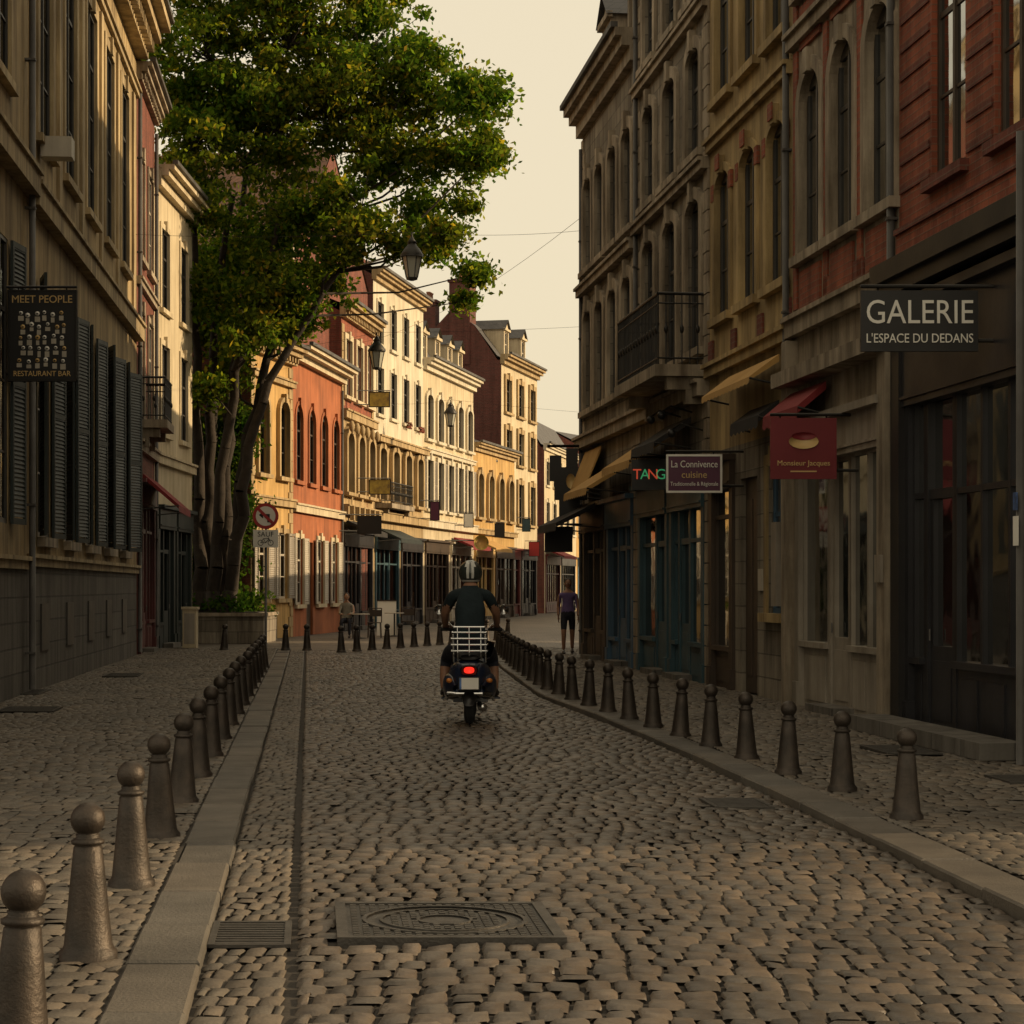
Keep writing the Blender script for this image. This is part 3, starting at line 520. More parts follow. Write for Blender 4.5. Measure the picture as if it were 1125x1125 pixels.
def stones(name,m,lo,hi,y0,y1,rw,cw,zt,skip=(),dome=.02,gap=.012,jit=.004,zj=.0014,wav=1.):
    g=[-1,-.74,.74,1]; P=[];
    y=y0
    r=0
    while y<y1:
        h=rw*random.uniform(.93,1.07); a0,b0=lo(y),hi(y)
        a=max(a0,-.262*y-2.2); b=min(b0,.262*y+1.6)
        if b-a<.05: y+=h; continue
        ws=[]; tot=0
        while tot<b-a: w=cw*random.uniform(.74,1.26); ws.append(w); tot+=w
        if r%2: ws[0]*=.55; ws.append(cw*.5)
        sc=(b-a)/sum(ws); x=a
        for w in ws:
            w*=sc; cx=x+w/2; cy=y+h/2
            if not any(q[0]<cx<q[1] and q[2]<cy<q[3] for q in skip): P.append((cx,cy,w/2-gap/2,h/2-gap/2,zt+random.gauss(0,zj)))
            x+=w
        y+=h; r+=1
    P=np.array(P); N=len(P); V=np.zeros((N,16,3)); tx=rng.normal(0,.0032,N); ty=rng.normal(0,.0032,N)
    for j,gy in enumerate(g):
        for i,gx in enumerate(g):
            k=j*4+i; edge=(abs(gx)==1)+(abs(gy)==1)
            f=.93 if edge==2 else 1
            V[:,k,0]=P[:,0]+gx*f*P[:,2]+rng.normal(0,jit,N); V[:,k,1]=P[:,1]+gy*f*P[:,3]+rng.normal(0,jit,N)
            V[:,k,2]=P[:,4]-(dome if edge else 0)-(.006 if edge==2 else 0)+tx*gx+ty*gy
    V[:,:,1]+=wav*(.014*np.sin(V[:,:,0]*1.6+1)+.01*np.sin(V[:,:,0]*4.1)+.012*np.sin(V[:,:,0]*2.7+V[:,:,1]*.8))
    V[:,:,2]+=.006*np.sin(V[:,:,0]*1.7+V[:,:,1]*.9)
    F=np.array([[j*4+i,j*4+i+1,(j+1)*4+i+1,(j+1)*4+i] for j in range(3) for i in range(3)])
    F=(F[None]+np.arange(N)[:,None,None]*16).reshape(-1,4)
    me=bpy.data.meshes.new(name); me.from_pydata(V.reshape(-1,3).tolist(),[],F.tolist()); me.materials.append(m)
    me.polygons.foreach_set('use_smooth',np.ones(len(me.polygons),dtype=bool))
    o=bpy.data.objects.new(name,me); COL.objects.link(o); return o
MH=(-.78,.16,8.74,9.68); DR=(-1.33,-1.0,8.66,9.22)
stones('cobblestone_road',m_sett,lambda y:LK(y)+.012,lambda y:RK(y)-.01,3,49.7,.165,.13,0.,skip=[MH],dome=.012,gap=.014)
stones('cobblestone_gutter',m_sett2,lambda y:LK(y)-.365,lambda y:LK(y)-.03,3,49.7,.17,.11,-.003,skip=[DR],dome=.009,gap=.009,jit=.003)
stones('cobblestone_pavement',m_sett2,lambda y:PL(y)[0],lambda y:LK(y)-.68,3,49.7,.14,.13,.045,dome=.009,gap=.01,jit=.003)
stones('cobblestone_pavement',m_sett2,lambda y:RK(y)+.33,lambda y:PR(y)[0] if y<43.6 else 3,3,49.7,.14,.13,.05,dome=.009,gap=.01,jit=.003)
b=Bd('kerb')
y=3.
while y<49.5:
    L=random.uniform(.85,1.1)
    for f,w,z in ((lambda q:LK(q)-.67,.3,.035),(lambda q:RK(q),.31,.055)):
        zz=z+random.gauss(0,.004); y0,y1=y+.008,y+L-.008; jx=random.gauss(0,.004)
        vs=[(f(y0)+jx,y0,-.05),(f(y0)+w+jx,y0,-.05),(f(y1)+w+jx,y1,-.05),(f(y1)+jx,y1,-.05)]
        e=.012
        top=[(vs[0][0]+e,y0+e,zz),(vs[1][0]-e,y0+e,zz),(vs[2][0]-e,y1-e,zz),(vs[3][0]+e,y1-e,zz)]
        mid=[(v[0],v[1],zz-e) for v in vs]
        b.mesh(m_slab,vs+mid+top,[(8,9,10,11)]+[(i+k,(i+1)%4+k,(i+1)%4+k+4,i+k+4) for k in (0,4) for i in range(4)],False)
    y+=L
b.done()
b=Bd('manhole_cover',(-.31,9.21,.012),(1,-.0),(-.1,1))
b.box(m_castiron,-.5,.5,-.5,.5,-.06,.004)
b.box(m_castiron,-.5,.5,-.5,-.45,.004,.014); b.box(m_castiron,-.5,.5,.45,.5,.004,.014); b.box(m_castiron,-.5,-.45,-.45,.45,.004,.014); b.box(m_castiron,.45,.5,-.45,.45,.004,.014)
for r0,r1,z in ((.38,.36,.014),(.30,.285,.012),(.13,.115,.012)):
    N=40
    for k in range(N):
        a0,a1=2*math.pi*k/N,2*math.pi*(k+1)/N; b.face(m_castiron,[(r0*math.cos(a0),r0*math.sin(a0),z),(r0*math.cos(a1),r0*math.sin(a1),z),(r1*math.cos(a1),r1*math.sin(a1),z),(r1*math.cos(a0),r1*math.sin(a0),z)])
        b.face(m_castiron,[(r0*math.cos(a0),r0*math.sin(a0),z),(r0*math.cos(a1),r0*math.sin(a1),z),(r0*math.cos(a1),r0*math.sin(a1),.0),(r0*math.cos(a0),r0*math.sin(a0),.0)])
for i in range(-9,10):
    for j in range(-9,10):
        x,y=i*.046,j*.046
        if .385<math.hypot(x,y) and max(abs(x),abs(y))<.43 or math.hypot(x,y)<.27 and math.hypot(x,y)>.14: b.box(m_castiron,x-.014,x+.014,y-.014,y+.014,.004,.012)
b.done()
def grate(x,y,w,l,z=0.0):
    b=Bd('drain_grate',(x,y,z+.006),(1,0),(-.1,1)); b.box(m_joint,-w/2,w/2,-l/2,l/2,-.05,-.012)
    for q in (-w/2,w/2-.03): b.box(m_castiron,q,q+.03,-l/2,l/2,-.05,.004)
    for q in (-l/2,l/2-.03): b.box(m_castiron,-w/2+.03,w/2-.03,q,q+.03,-.05,.003)
    k=-l/2+.05
    while k<l/2-.05: b.box(m_castiron,-w/2+.03,w/2-.03,k,k+.03,-.03,.001); k+=.06
    b.done()
grate(-1.165,8.94,.36,.62,.0); grate(1.6,14.3,.42,.6,.005); grate(-7.0,28.5,.7,1.2,.056); grate(-5.9,24.5,.7,.9,.056); grate(4.0,15.5,.5,.6,.062); grate(3.55,18.3,.5,.9,.062); grate(-6.6,34.,.6,1.2,.056)

# ------------------------------------------------------------------ bollards
prof=[(.118,0),(.118,.03),(.104,.045),(.098,.06),(.083,.2),(.07,.34),(.058,.455),(.052,.462),(.066,.468),(.068,.482),(.052,.49),(.046,.498),(.05,.508)]
for k in range(12):
    th=math.radians(-58+148*k/11); prof.append((max(.002,.07*math.cos(th)),.566+.07*math.sin(th)))
bm0=None
def bollard(x,y,z=.04,sc=1.):
    global bm0
    if bm0 is None:
        b=Bd('tmp'); b.lathe(m_boll,(0,0,0),prof,28); e=b.done(); ch=e.children[0]; bm0=ch.data; bpy.data.objects.remove(ch); bpy.data.objects.remove(e)
    o=bpy.data.objects.new('bollard',bm0); o.location=(x,y,z); o.rotation_euler=(random.gauss(0,.018),random.gauss(0,.018),random.random()*6); o.scale=(sc,sc,sc); COL.objects.link(o)
for k in range(17):
    y=6.22+1.95*k; bollard(-1.73-.0995*(y-8.18),y,.035)
BR=[(2.56,13),(2.44,14.8),(2.22,16.1),(2.05,17.5),(1.87,18.85),(1.69,20.1),(1.51,21.4),(1.33,22.7),(1.15,24),(.97,25.3),(.8,26.6),(.65,27.9),(.52,29.3),(.42,30.7),(.33,32.1),(.25,33.5),(.17,35),(.1,36.5),(.03,38),(-.04,39.5),(-.1,41),(-.16,42.5),(-.22,44),(-.28,45.5),(-.32,47)]
for x,y in BR: bollard(x,y,.045,.93)
for k in range(14):
    t=k/13; bollard(-4.04+3.9*t,47.4+12*t,-.0)
for x,y in ((-6.9,48),(-5.45,48.2),(-4.9,47.9)): bollard(x,y,.03)

# ------------------------------------------------------------------ lantern lamps on cables
def cable(b,p,q,sag,r=.006,N=14):
    pts=[]
    for i in range(N+1):
        t=i/N; v=Vector(p).lerp(Vector(q),t); v.z-=sag*4*t*(1-t); pts.append(tuple(v))
    for i in range(N): b.tube(m_iron,pts[i],pts[i+1],r,r,5,True,False)
def lamp(x,y,z,l,r):
    b=Bd('street_lamp',(x,y,z))
    b.lathe(m_iron,(0,0,0),[(.05,-.62),(.12,-.6),(.13,-.55)],6,sm=False)
    b.lathe(m_lglass,(0,0,0),[(.12,-.549),(.21,-.1)],6,sm=False)
    for i in range(6):
        a=2*math.pi*i/6; b.tube(m_iron,(.125*math.cos(a),.125*math.sin(a),-.55),(.215*math.cos(a),.215*math.sin(a),-.1),.012)
    b.lathe(m_iron,(0,0,0),[(.25,-.1),(.26,-.06),(.17,.08),(.1,.16),(.09,.2),(.11,.22),(.05,.3),(.02,.36),(.02,.45)],12)
    cable(b,(l[0]-x,l[1]-y,l[2]-z),(0,0,.45),.08,.004); cable(b,(0,0,.45),(r[0]-x,r[1]-y,r[2]-z),.08,.004)
    b.done()
lamp(-2.2,44,8.9,(-8.3,44,9.3),(1.45,43,9.2))
lamp(-3.85,57,8.35,(-7.6,58.3,8.4),(4.5,56,9.0)); lamp(-2.4,78,8.4,(-4.9,78,8.7),(7,77,8.)); lamp(-.95,100,7.9,(-.8,100,8.2),(8.6,99,7.))
b=Bd('overhead_cable')
cable(b,(-5.5,74,10.6),(2,43.6,10),.5,.005)
b.done()

# ------------------------------------------------------------------ signs
def hang(name,cx,y,cz,w,h,bm,wall,frame=None,th=.05):
    b=Bd(name,(cx,y,cz)); b.box(bm,-w/2,w/2,-th/2,th/2,-h/2,h/2)
    if frame:
        for q in (-h/2,h/2-.03): b.box(frame,-w/2,w/2,-th/2-.008,th/2+.008,q,q+.03)
        for q in (-w/2,w/2-.03): b.box(frame,q,q+.03,-th/2-.01,th/2+.01,-h/2,h/2)
    for z in (h/2+.04,-h/2+.1): b.tube(m_iron,(wall-cx,.0,z),(-w/2 if wall>cx else w/2,.0,z),.018)
    b.tube(m_iron,(-w*.35,0,h/2+.04),(-w*.35,0,h/2-.02),.01); b.tube(m_iron,(w*.35,0,h/2+.04),(w*.35,0,h/2-.02),.01)
    return b
f=-.032
b=hang('gallery_sign',3.75,18.45,4.0,1.08,.56,m_signb,4.52); b.text(m_signw,'GALERIE',.31,(0,f,.07),wid=.98); b.text(m_signw,"L'ESPACE DU DEDANS",.12,(0,f,-.165),wid=.98); b.done()
b=hang('restaurant_sign',3.345,23.0,3.14,.76,.7,m_signred,3.98)
b.loft(m_gold,[(-.045,.0,.08,.17,.085),(-.026,0,.08,.17,.085)],24,2.); b.loft(m_signred,[(-.05,.0,.14,.14,.045),(-.046,0,.14,.14,.045)],20,2.); b.text(m_gold,'Monsieur Jacques',.085,(0,f,-.17),wid=.6); b.box(m_gold,-.15,.15,-.03,-.026,-.27,-.255); b.done()
b=hang('restaurant_sign',2.60,28.6,3.17,.80,.55,m_signm,3.31,m_signw); b.text(m_signw,'La Connivence',.14,(0,-.04,.13),wid=.66); b.text(m_gold,'cuisine',.14,(0,-.04,-.02),wid=.36); b.text(m_signw,'Traditionnelle & Régionale',.08,(0,-.04,-.15),wid=.68); b.done()
b=hang('restaurant_sign',-6.26,26.7,4.9,.92,1.22,m_signb,-6.74,m_iron)
b.text(m_gold,'MEET PEOPLE',.14,(0,f,.48),wid=.8); b.text(m_gold,'RESTAURANT BAR',.1,(0,f,-.51),wid=.76)
for i in range(6):
    for j in range(5):
        x,z=-.29+i*.112+(j%2)*.03+random.uniform(-.015,.015),-.33+j*.155+random.uniform(-.02,.02); r=random.uniform(.022,.034)
        b.tube(m_gold if random.random()<.4 else m_signw,(x,-.028,z),(x,-.034,z),r,r,8); w=random.uniform(.02,.036); b.box(m_wht,x-w,x+w,-.033,-.027,z-random.uniform(.09,.12),z-.04)
        b.box(m_signb,x-.012,x+.012,-.038,-.0345,z-.01,z+.006)
b.done()
b=hang('restaurant_sign',2.25,33.0,3.4,.56,.5,m_signb,2.78); b.text(m_redl,'T',.24,(-.19,f,0)); b.text(m_green,'A',.24,(-.06,f,0)); b.text(m_redl,'N',.24,(.07,f,0)); b.text(m_green,'G',.24,(.2,f,0)); b.done()
b=Bd('shop_sign',(1.25,42.6,4.0))
for (a0,a1,c0,c1) in ((-.35,.35,-.6,.1),(-.45,-.2,-.2,.35),(-.1,.15,.1,.5),(.2,.4,.0,.4),(-.25,.2,-.95,-.6)): b.box(m_signb,a0,a1,-.04-c0*.01,.04+c0*.01,c0,c1)
b.loft(m_gold,[(-.07,0,-.2,.1,.16),(-.05,0,-.2,.1,.16)],16,2.)
b.tube(m_iron,(-.5,0,.55),(.45,0,.55),.03); b.done()
b=Bd('shop_sign',(1.0,43.,2.6)); b.box(m_signb,-.3,.3,-.03,.03,-.3,.25); b.tube(m_iron,(.5,0,.3),(-.3,0,.3),.02); b.done()
# traffic sign
b=Bd('traffic_sign',(-5.9,48,0)); b.tube(m_zinc,(0,0,0),(0,0,3.6),.03,seg=12)
Cz=3.25
b.lathe(m_signr,(0,-.045,Cz),[(.31,.0),(.31,.015)],32,'y',False); b.lathe(m_signw,(0,-.05,Cz),[(.235,.0),(.235,.004)],32,'y',False)
b.box(m_signb,.04,.10,-.056,-.0515,Cz-.15,Cz+.05); b.box(m_signb,-.06,.04,-.056,-.0515,Cz+.0,Cz+.05); b.face(m_signb,[(-.06,-.056,Cz+.11),(-.06,-.056,Cz-.06),(-.16,-.056,Cz+.025)])
b.mesh(m_signr,[(-.19,-.06,Cz+.14),(-.14,-.06,Cz+.19),(.19,-.06,Cz-.14),(.14,-.06,Cz-.19)],[(0,1,2,3)],False)
b.box(m_signw,-.3,.3,-.05,-.035,2.5,2.92); b.text(m_signb,'SAUF',.17,(0,-.053,2.81))
for x in (-.12,.12):
    for k in range(16):
        a0,a1=2*math.pi*k/16,2*math.pi*(k+1)/16; b.face(m_signb,[(x+.07*math.cos(a0),-.053,2.61+.07*math.sin(a0)),(x+.07*math.cos(a1),-.053,2.61+.07*math.sin(a1)),(x+.055*math.cos(a1),-.053,2.61+.055*math.sin(a1)),(x+.055*math.cos(a0),-.053,2.61+.055*math.sin(a0))])
for p,q in (((-.12,2.61),(-.05,2.71)),((-.05,2.71),(.08,2.71)),((.12,2.61),(.07,2.74)),((-.05,2.71),(.0,2.61)),((0,2.61),(.08,2.7)),((-.12,2.61),(0,2.61))): b.tube(m_signb,(p[0],-.053,p[1]),(q[0],-.053,q[1]),.008,seg=5)
b.done()
for nm,x,y,z,w,h,m,wl in (('yellow_banner',-4.7,71,8.2,.75,.55,m_postery,-.8),('yellow_banner',-4.75,72,5.15,.8,.55,m_postery,-.8),('shop_sign',-4.7,66,3.6,.8,.6,m_signb,-1.),('shop_sign',-1.95,90,4.55,.45,.65,m_signw,-.8),('shop_sign',1.2,108,3.6,.6,.8,m_signr,-.6),
    ('shop_sign',-3.2,83,4.7,.4,.8,m_signm,-.6),('shop_sign',-.6,97,4.3,.5,.7,m_signb,-.7),('shop_sign',.75,105,4.8,.45,.7,m_teal,-.5)):
    b=hang(nm,x,y,z,w,h,m,x+wl,m_iron); b.done()
b=Bd('shop_sign',(-1.35,88,3.5)); b.lathe(m_postery,(0,0,0),[(.33,-.04),(.33,.04)],24,'y'); b.lathe(m_yelaw,(0,0,0),[(.24,-.045),(.24,.045)],24,'y'); b.tube(m_iron,(-1.6,0,.1),(-.3,0,.1),.025); b.done()
b=Bd('sandwich_board',(-4.,64,0)); b.mesh(m_signw,[(-.3,-.3,0),(.3,-.3,0),(.3,0,1.1),(-.3,0,1.1),(-.3,.3,0),(.3,.3,0)],[(0,1,2,3),(3,2,5,4)],False); b.box(m_brown,-.32,.32,-.02,.02,1.1,1.14); b.done()
b=Bd('stone_planter',(-8.3,55.9,0)); b.box(m_stone,-1.2,1.5,-1.1,2.0,-.02,.75); b.box(m_stone2,-1.26,1.56,-1.16,2.06,.75,.84); b.box(m_joint,-1.,1.3,-.9,1.8,.841,.86); b.done()
b=Bd('utility_cabinet',(-7.95,49.5,0)); b.box(m_cream,-.17,.17,-.15,.15,.05,1.0); b.box(m_cream,-.2,.2,-.18,.18,1.0,1.06); b.box(m_grywood,-.13,.13,-.16,-.152,.15,.9); b.done()
b=Bd('garden_wall',(-9.2,58.2,0),(1,0),(0,1)); b.box(m_brick_d,-3.5,1.6,0,.35,-.02,3.4); b.box(m_stone2,-3.56,1.66,-.06,.41,3.4,3.52); b.done()

# ------------------------------------------------------------------ foliage
def leaves(name,cent,rad,per,m,size=.2,parent=None):
    P=[];
    for (c,r,n) in zip(cent,rad,per):
        d=rng.normal(0,.55,(n,3)); P.append(np.array(c)+d*r*np.array([1,1,.6]))
    P=np.concatenate(P); N=len(P)
    a=rng.normal(0,1,(N,3)); a[:,2]-=.5; a/=np.linalg.norm(a,axis=1)[:,None]; b=np.cross(a,rng.normal(0,1,(N,3))); b/=np.linalg.norm(b,axis=1)[:,None]
    s=size*rng.uniform(.6,1.25,N)[:,None]
    V=np.stack([P-a*s*.5,P+b*s*.3,P+a*s*.55,P-b*s*.3],1).reshape(-1,3)
    me=bpy.data.meshes.new(name); me.from_pydata(V.tolist(),[],np.arange(4*N).reshape(-1,4).tolist()); me.materials.append(m)
    o=bpy.data.objects.new(name,me); COL.objects.link(o); o.parent=parent; return o
tr=Bd('tree')
CL=[(-8.46,16.4,1.8),(-6.17,16.9,2.),(-4.13,16.4,1.7),(-3.1,15.2,1.4),(-1.7,15.2,1.1),(-.75,14.9,.8),(-.8,13.4,.7),(-2.1,13.6,1.15),(-4.1,13.9,1.6),(-6.4,14.4,2.),(-8.5,13.9,1.5),(-8.9,11.9,1.1),(-7.7,11.3,1.5),(-5.9,11.6,1.6),(-4.1,11.9,1.25),(-2.6,12.1,.85),(-1.6,11.2,.45),(-1.0,10.4,.35),(-2.9,10.9,.6),(-6.7,9.8,1.),(-5.4,10.3,.8),(-8.,9.6,1.),(-5.9,19,2.2),(-8,19.2,2.2),(-4.3,18.3,1.3),(-8.7,10.4,1.),(-1.2,14.1,.7),(-9.0,15.2,1.2),(-1.35,12.3,.35),(-8.6,8.8,.8),(-7.2,8.5,.9),(-5.9,9.3,.8),(-1.3,9.7,.25),(-2.2,11.4,.45),(-7.9,7.6,.6),(-6.6,8.9,.8),(-4.6,10.6,.6),(-5.2,15.4,1.4),(-2.6,16.1,.8),(-7.4,15.2,1.4),(-8.3,7.0,.5)]
stems=[[(-8.7,55.9,.8),(-8.75,55.9,4),(-8.85,55.9,8),(-8.8,55,12)],[(-8.5,56.1,.8),(-8.5,56.1,4),(-8.4,56.2,8),(-7.8,56,12.5)],[(-8.3,55.6,.8),(-8.1,55.5,4),(-7.6,55.3,7.5),(-6.4,54.8,11.5)],[(-8.0,56.4,.8),(-7.7,56.7,4.5),(-7.0,57,8),(-5.4,57.2,12)],[(-7.9,55.5,.8),(-7.4,55.2,4.2),(-6.7,55,7.2),(-4.8,55,10.2)],[(-8.5,56.7,.8),(-8.7,57,5),(-8.3,57.3,9),(-7.6,57.3,13.5)],[(-8.15,55.8,.8),(-7.9,55.6,3.5),(-7.9,55.8,7),(-7.0,56,11)]]
nodes=[]
for st in stems:
    pts=[]
    for i in range(len(st)-1):
        for k in range(5):
            t=k/5; v=Vector(st[i]).lerp(Vector(st[i+1]),t); v.x+=random.gauss(0,.05); v.y+=random.gauss(0,.05); pts.append(tuple(v))
    pts.append(st[-1]); n=len(pts); rs=[.2*(1-.62*i/(n-1))+(.06 if i==0 else 0) for i in range(n)]
    tr.path(m_bark,pts,rs,10); nodes+=[(Vector(p),r) for p,r in list(zip(pts,rs))[6:]]
cents=[];rads=[];per=[]
for (x,z,r) in CL:
    y=55.9+random.uniform(-1.8,1.8)*(1 if r<1.6 else .5); c=Vector((x,y,z))
    nd,nr=min(nodes,key=lambda q:(q[0]-c).length+max(0,q[0].z-c.z+.8)*3)
    mid=nd.lerp(c,.5)+Vector((random.gauss(0,.2),random.gauss(0,.2),-.25)); br=max(.035,min(nr*.6,.045*r+.02))
    tr.path(m_bark,[tuple(nd),tuple(nd.lerp(mid,.5)),tuple(mid),tuple(mid.lerp(c,.5)),tuple(c)],[br,br*.85,br*.7,br*.5,br*.35],7)
    m=int(13*r**1.9)+5
    for k in range(m):
        far=random.random()<.25
        d=Vector(rng.normal(0,1,3)).normalized()*r*(random.uniform(1.05,1.35) if far else random.uniform(.3,1.05)); d.z*=.85; q=c+d
        tr.path(m_bark,[tuple(c.lerp(mid,.15*random.random())),tuple(c+d*.5+Vector((0,0,.06))),tuple(q)],[.022,.014,.006],4)
        rr=random.uniform(.18,.34) if far else random.uniform(.28,.62); cents.append(tuple(q)); rads.append(rr); per.append(int(115*(rr/.4)**1.6))
te=tr.done()
leaves('leaves',cents,rads,per,m_leaf,.18,te)
iv=Bd('ivy'); ie=iv.done()
ce=[];ra=[];pe=[]
for k in range(230):
    x=random.uniform(-12,-7.6); ce.append((x,random.uniform(57.4,58.3),random.uniform(.9,6.8 if x>-9.4 else 4.5))); ra.append(random.uniform(.3,.7)); pe.append(110)
for k in range(40): ce.append((random.uniform(-9.3,-7),random.uniform(55.2,57.4),random.uniform(.8,1.3))); ra.append(.3); pe.append(50)
leaves('ivy_leaves',ce,ra,pe,m_ivy,.16,ie)

# ------------------------------------------------------------------ people helpers
def skin(name,parent,loc,V,E,R,mats,fn,sub=2):
    me=bpy.data.meshes.new(name); me.from_pydata(V,E,[]); o=bpy.data.objects.new(name,me); COL.objects.link(o)
    md=o.modifiers.new('s','SKIN'); md.use_smooth_shade=True
    for i,r in enumerate(R):
        sv=me.skin_vertices[0].data[i]; sv.radius=r if isinstance(r,tuple) else (r,r); sv.use_root=(i==0)
    ss=o.modifiers.new('u','SUBSURF'); ss.levels=sub; ss.render_levels=sub
    dg=bpy.context.evaluated_depsgraph_get(); m2=bpy.data.meshes.new_from_object(o.evaluated_get(dg)); bpy.data.objects.remove(o)
    m2.materials.clear()
    for m in mats: m2.materials.append(m)
    for p in m2.polygons: p.material_index=fn(p.center); p.use_smooth=True
    k=bpy.data.objects.new(name,m2); COL.objects.link(k); k.parent=parent; k.location=loc; return k
def hand(b,w,d,up,side,curl=.5):
    w=Vector(w);d=Vector(d).normalized();up=Vector(up).normalized();sd=Vector(side).normalized()
    vs=[]
    for q,(hw,ht) in ((0,(.026,.019)),(.03,(.036,.017)),(.07,(.042,.015)),(.09,(.04,.012))):
        c=w+d*q
        for i in range(10):
            a=2*math.pi*i/10; vs.append(tuple(c+sd*hw*math.cos(a)+up*ht*math.sin(a)))
    b.mesh(m_skin,vs,[(j*10+i,j*10+(i+1)%10,(j+1)*10+(i+1)%10,(j+1)*10+i) for j in range(3) for i in range(10)]+[tuple(range(10)),tuple(range(30,40))])
    for k,L in enumerate((.072,.08,.075,.06)):
        p=w+d*.085+sd*(.03-.02*k); dd=d; r=.0095
        for s3 in (.45,.32,.25):
            q=p+dd*L*s3; b.tube(m_skin,tuple(p),tuple(q),r,r*.88,8); b.ball(m_skin,tuple(q),r*.9,seg=8,rings=5); p=q; r*=.88; dd=(dd-up*curl*1.1).normalized()
    p=w+d*.025+sd*.03
    for dd,L in (((d*.6+sd*.8-up*.2),.04),((d*.9+sd*.3-up*.4),.032),):
        q=p+dd.normalized()*L; b.tube(m_skin,tuple(p),tuple(q),.012,.0105,8); b.ball(m_skin,tuple(q),.0105,seg=8,rings=5); p=q
# ------------------------------------------------------------------ scooter + rider
X0,Y0=-.477,23.0
b=Bd('motor_scooter',(X0,Y0,.005))
def wheel(y,z=.225,r=.225,w=.055):
    pr=[]
    for k in range(13):
        a=2*math.pi*k/12; pr.append((r-w+w*math.cos(a),w*.95*math.sin(a)))
    b.lathe(m_rub,(0,y,z),pr,36,'x'); b.lathe(m_chrome,(0,y,z),[(.02,-.04),(.1,-.035),(.125,-.03),(.125,.03),(.1,.035),(.02,.04)],24,'x')
wheel(-.42,w=.065); wheel(.86)
b.loft(m_scoot,[(-.72,0,.50,.05,.05),(-.70,0,.52,.12,.10),(-.62,0,.53,.18,.17),(-.45,0,.52,.235,.215),(-.25,0,.50,.25,.23),(-.05,0,.48,.22,.22),(.08,0,.45,.15,.2),(.14,0,.42,.10,.17)],28,2.5)
for sx in (-1,1):
    b.loft(m_scoot,[(-.66,sx*.14,.40,.04,.05),(-.6,sx*.17,.42,.085,.12),(-.42,sx*.2,.43,.105,.155),(-.2,sx*.2,.41,.095,.145),(0,sx*.16,.36,.05,.09)],20,2.3)
    b.ball(m_indic,(sx*.225,-.615,.50),.035,.03,.028); b.tube(m_chrome,(sx*.19,-.6,.5),(sx*.225,-.6,.5),.02)
    b.path(m_chrome,[(sx*.1,-.72,.34),(sx*.24,-.66,.33),(sx*.27,-.5,.3),(sx*.26,-.3,.27)],[.014]*4)
b.box(m_scoot,-.2,.2,.05,.55,.22,.27); b.box(m_rub,-.17,.17,.08,.5,.27,.285)
b.loft(m_scoot,[(.50,0,.30,.19,.06),(.56,0,.5,.24,.25),(.62,0,.66,.23,.32),(.68,0,.72,.17,.3),(.72,0,.72,.08,.2)],24,2.8)
b.loft(m_scoot,[(.66,0,.42,.05,.06),(.75,0,.42,.085,.1),(.88,0,.43,.09,.11),(1.03,0,.38,.07,.09),(1.1,0,.32,.03,.04)],18,2.3)
b.tube(m_scoot,(0,.66,.75),(0,.56,1.02),.05,.045); b.loft(m_scoot,[(.42,0,1.04,.06,.05),(.5,0,1.05,.13,.065),(.6,0,1.05,.12,.08),(.68,0,1.04,.08,.075)],20,2.3)
b.path(m_chrome,[(-.2,.5,1.05),(-.12,.54,1.05),(.12,.54,1.05),(.2,.5,1.05)],[.02]*4)
for sx in (-1,1):
    b.tube(m_rub,(sx*.2,.5,1.05),(sx*.36,.46,1.05),.021,seg=12); b.path(m_chrome,[(sx*.2,.52,1.06),(sx*.3,.56,1.16),(sx*.36,.56,1.24)],[.007]*3); b.lathe(m_chrome,(sx*.38,.55,1.28),[(.055,-.012),(.06,0),(.055,.012)],18,'y')
b.loft(m_seat,[(-.58,0,.76,.10,.03),(-.52,0,.775,.15,.055),(-.3,0,.79,.165,.06),(-.05,0,.775,.15,.055),(.1,0,.75,.1,.04),(.14,0,.73,.05,.03)],22,2.6)
b.loft(m_blk,[(-.735,0,.615,.085,.05),(-.68,0,.615,.1,.06)],18,3); b.loft(m_tail,[(-.765,0,.62,.045,.028),(-.735,0,.62,.058,.036)],18,2.6)
b.box(m_blk,-.115,.115,-.75,-.735,.40,.545); b.box(m_signw,-.105,.105,-.756,-.751,.41,.535); b.box(m_poster,-.105,-.085,-.759,-.7565,.41,.535)
b.loft(m_blk,[(-.76,0,.30,.07,.08),(-.68,0,.34,.085,.1),(-.5,0,.42,.08,.08)],16,3)
b.path(m_chrome,[(.1,.0,.2),(.14,-.3,.18),(.15,-.6,.2),(.15,-.72,.21)],[.03,.05,.05,.035],12)
b.path(m_chrome,[(-.24,-.6,.36),(-.15,-.74,.36),(.15,-.74,.36),(.24,-.6,.36)],[.018]*4)
for z,y,w in ((.83,-.62,.2),(.90,-.66,.2),(.97,-.70,.2),(1.04,-.73,.19),(1.1,-.75,.17)):
    b.path(m_chrome,[(-w,y+.22,z),(-w,y,z),(w,y,z),(w,y+.22,z)],[.011]*4)
for x in (-.13,0,.13): b.path(m_chrome,[(x,-.5,.72),(x,-.63,.82),(x,-.76,1.1)],[.007]*3)
for x in (-.18,.18): b.path(m_chrome,[(x,-.35,.7),(x,-.5,.8),(x,-.72,1.02)],[.011]*3)
b.done()
b=Bd('motorcyclist',(X0,Y0,.005))
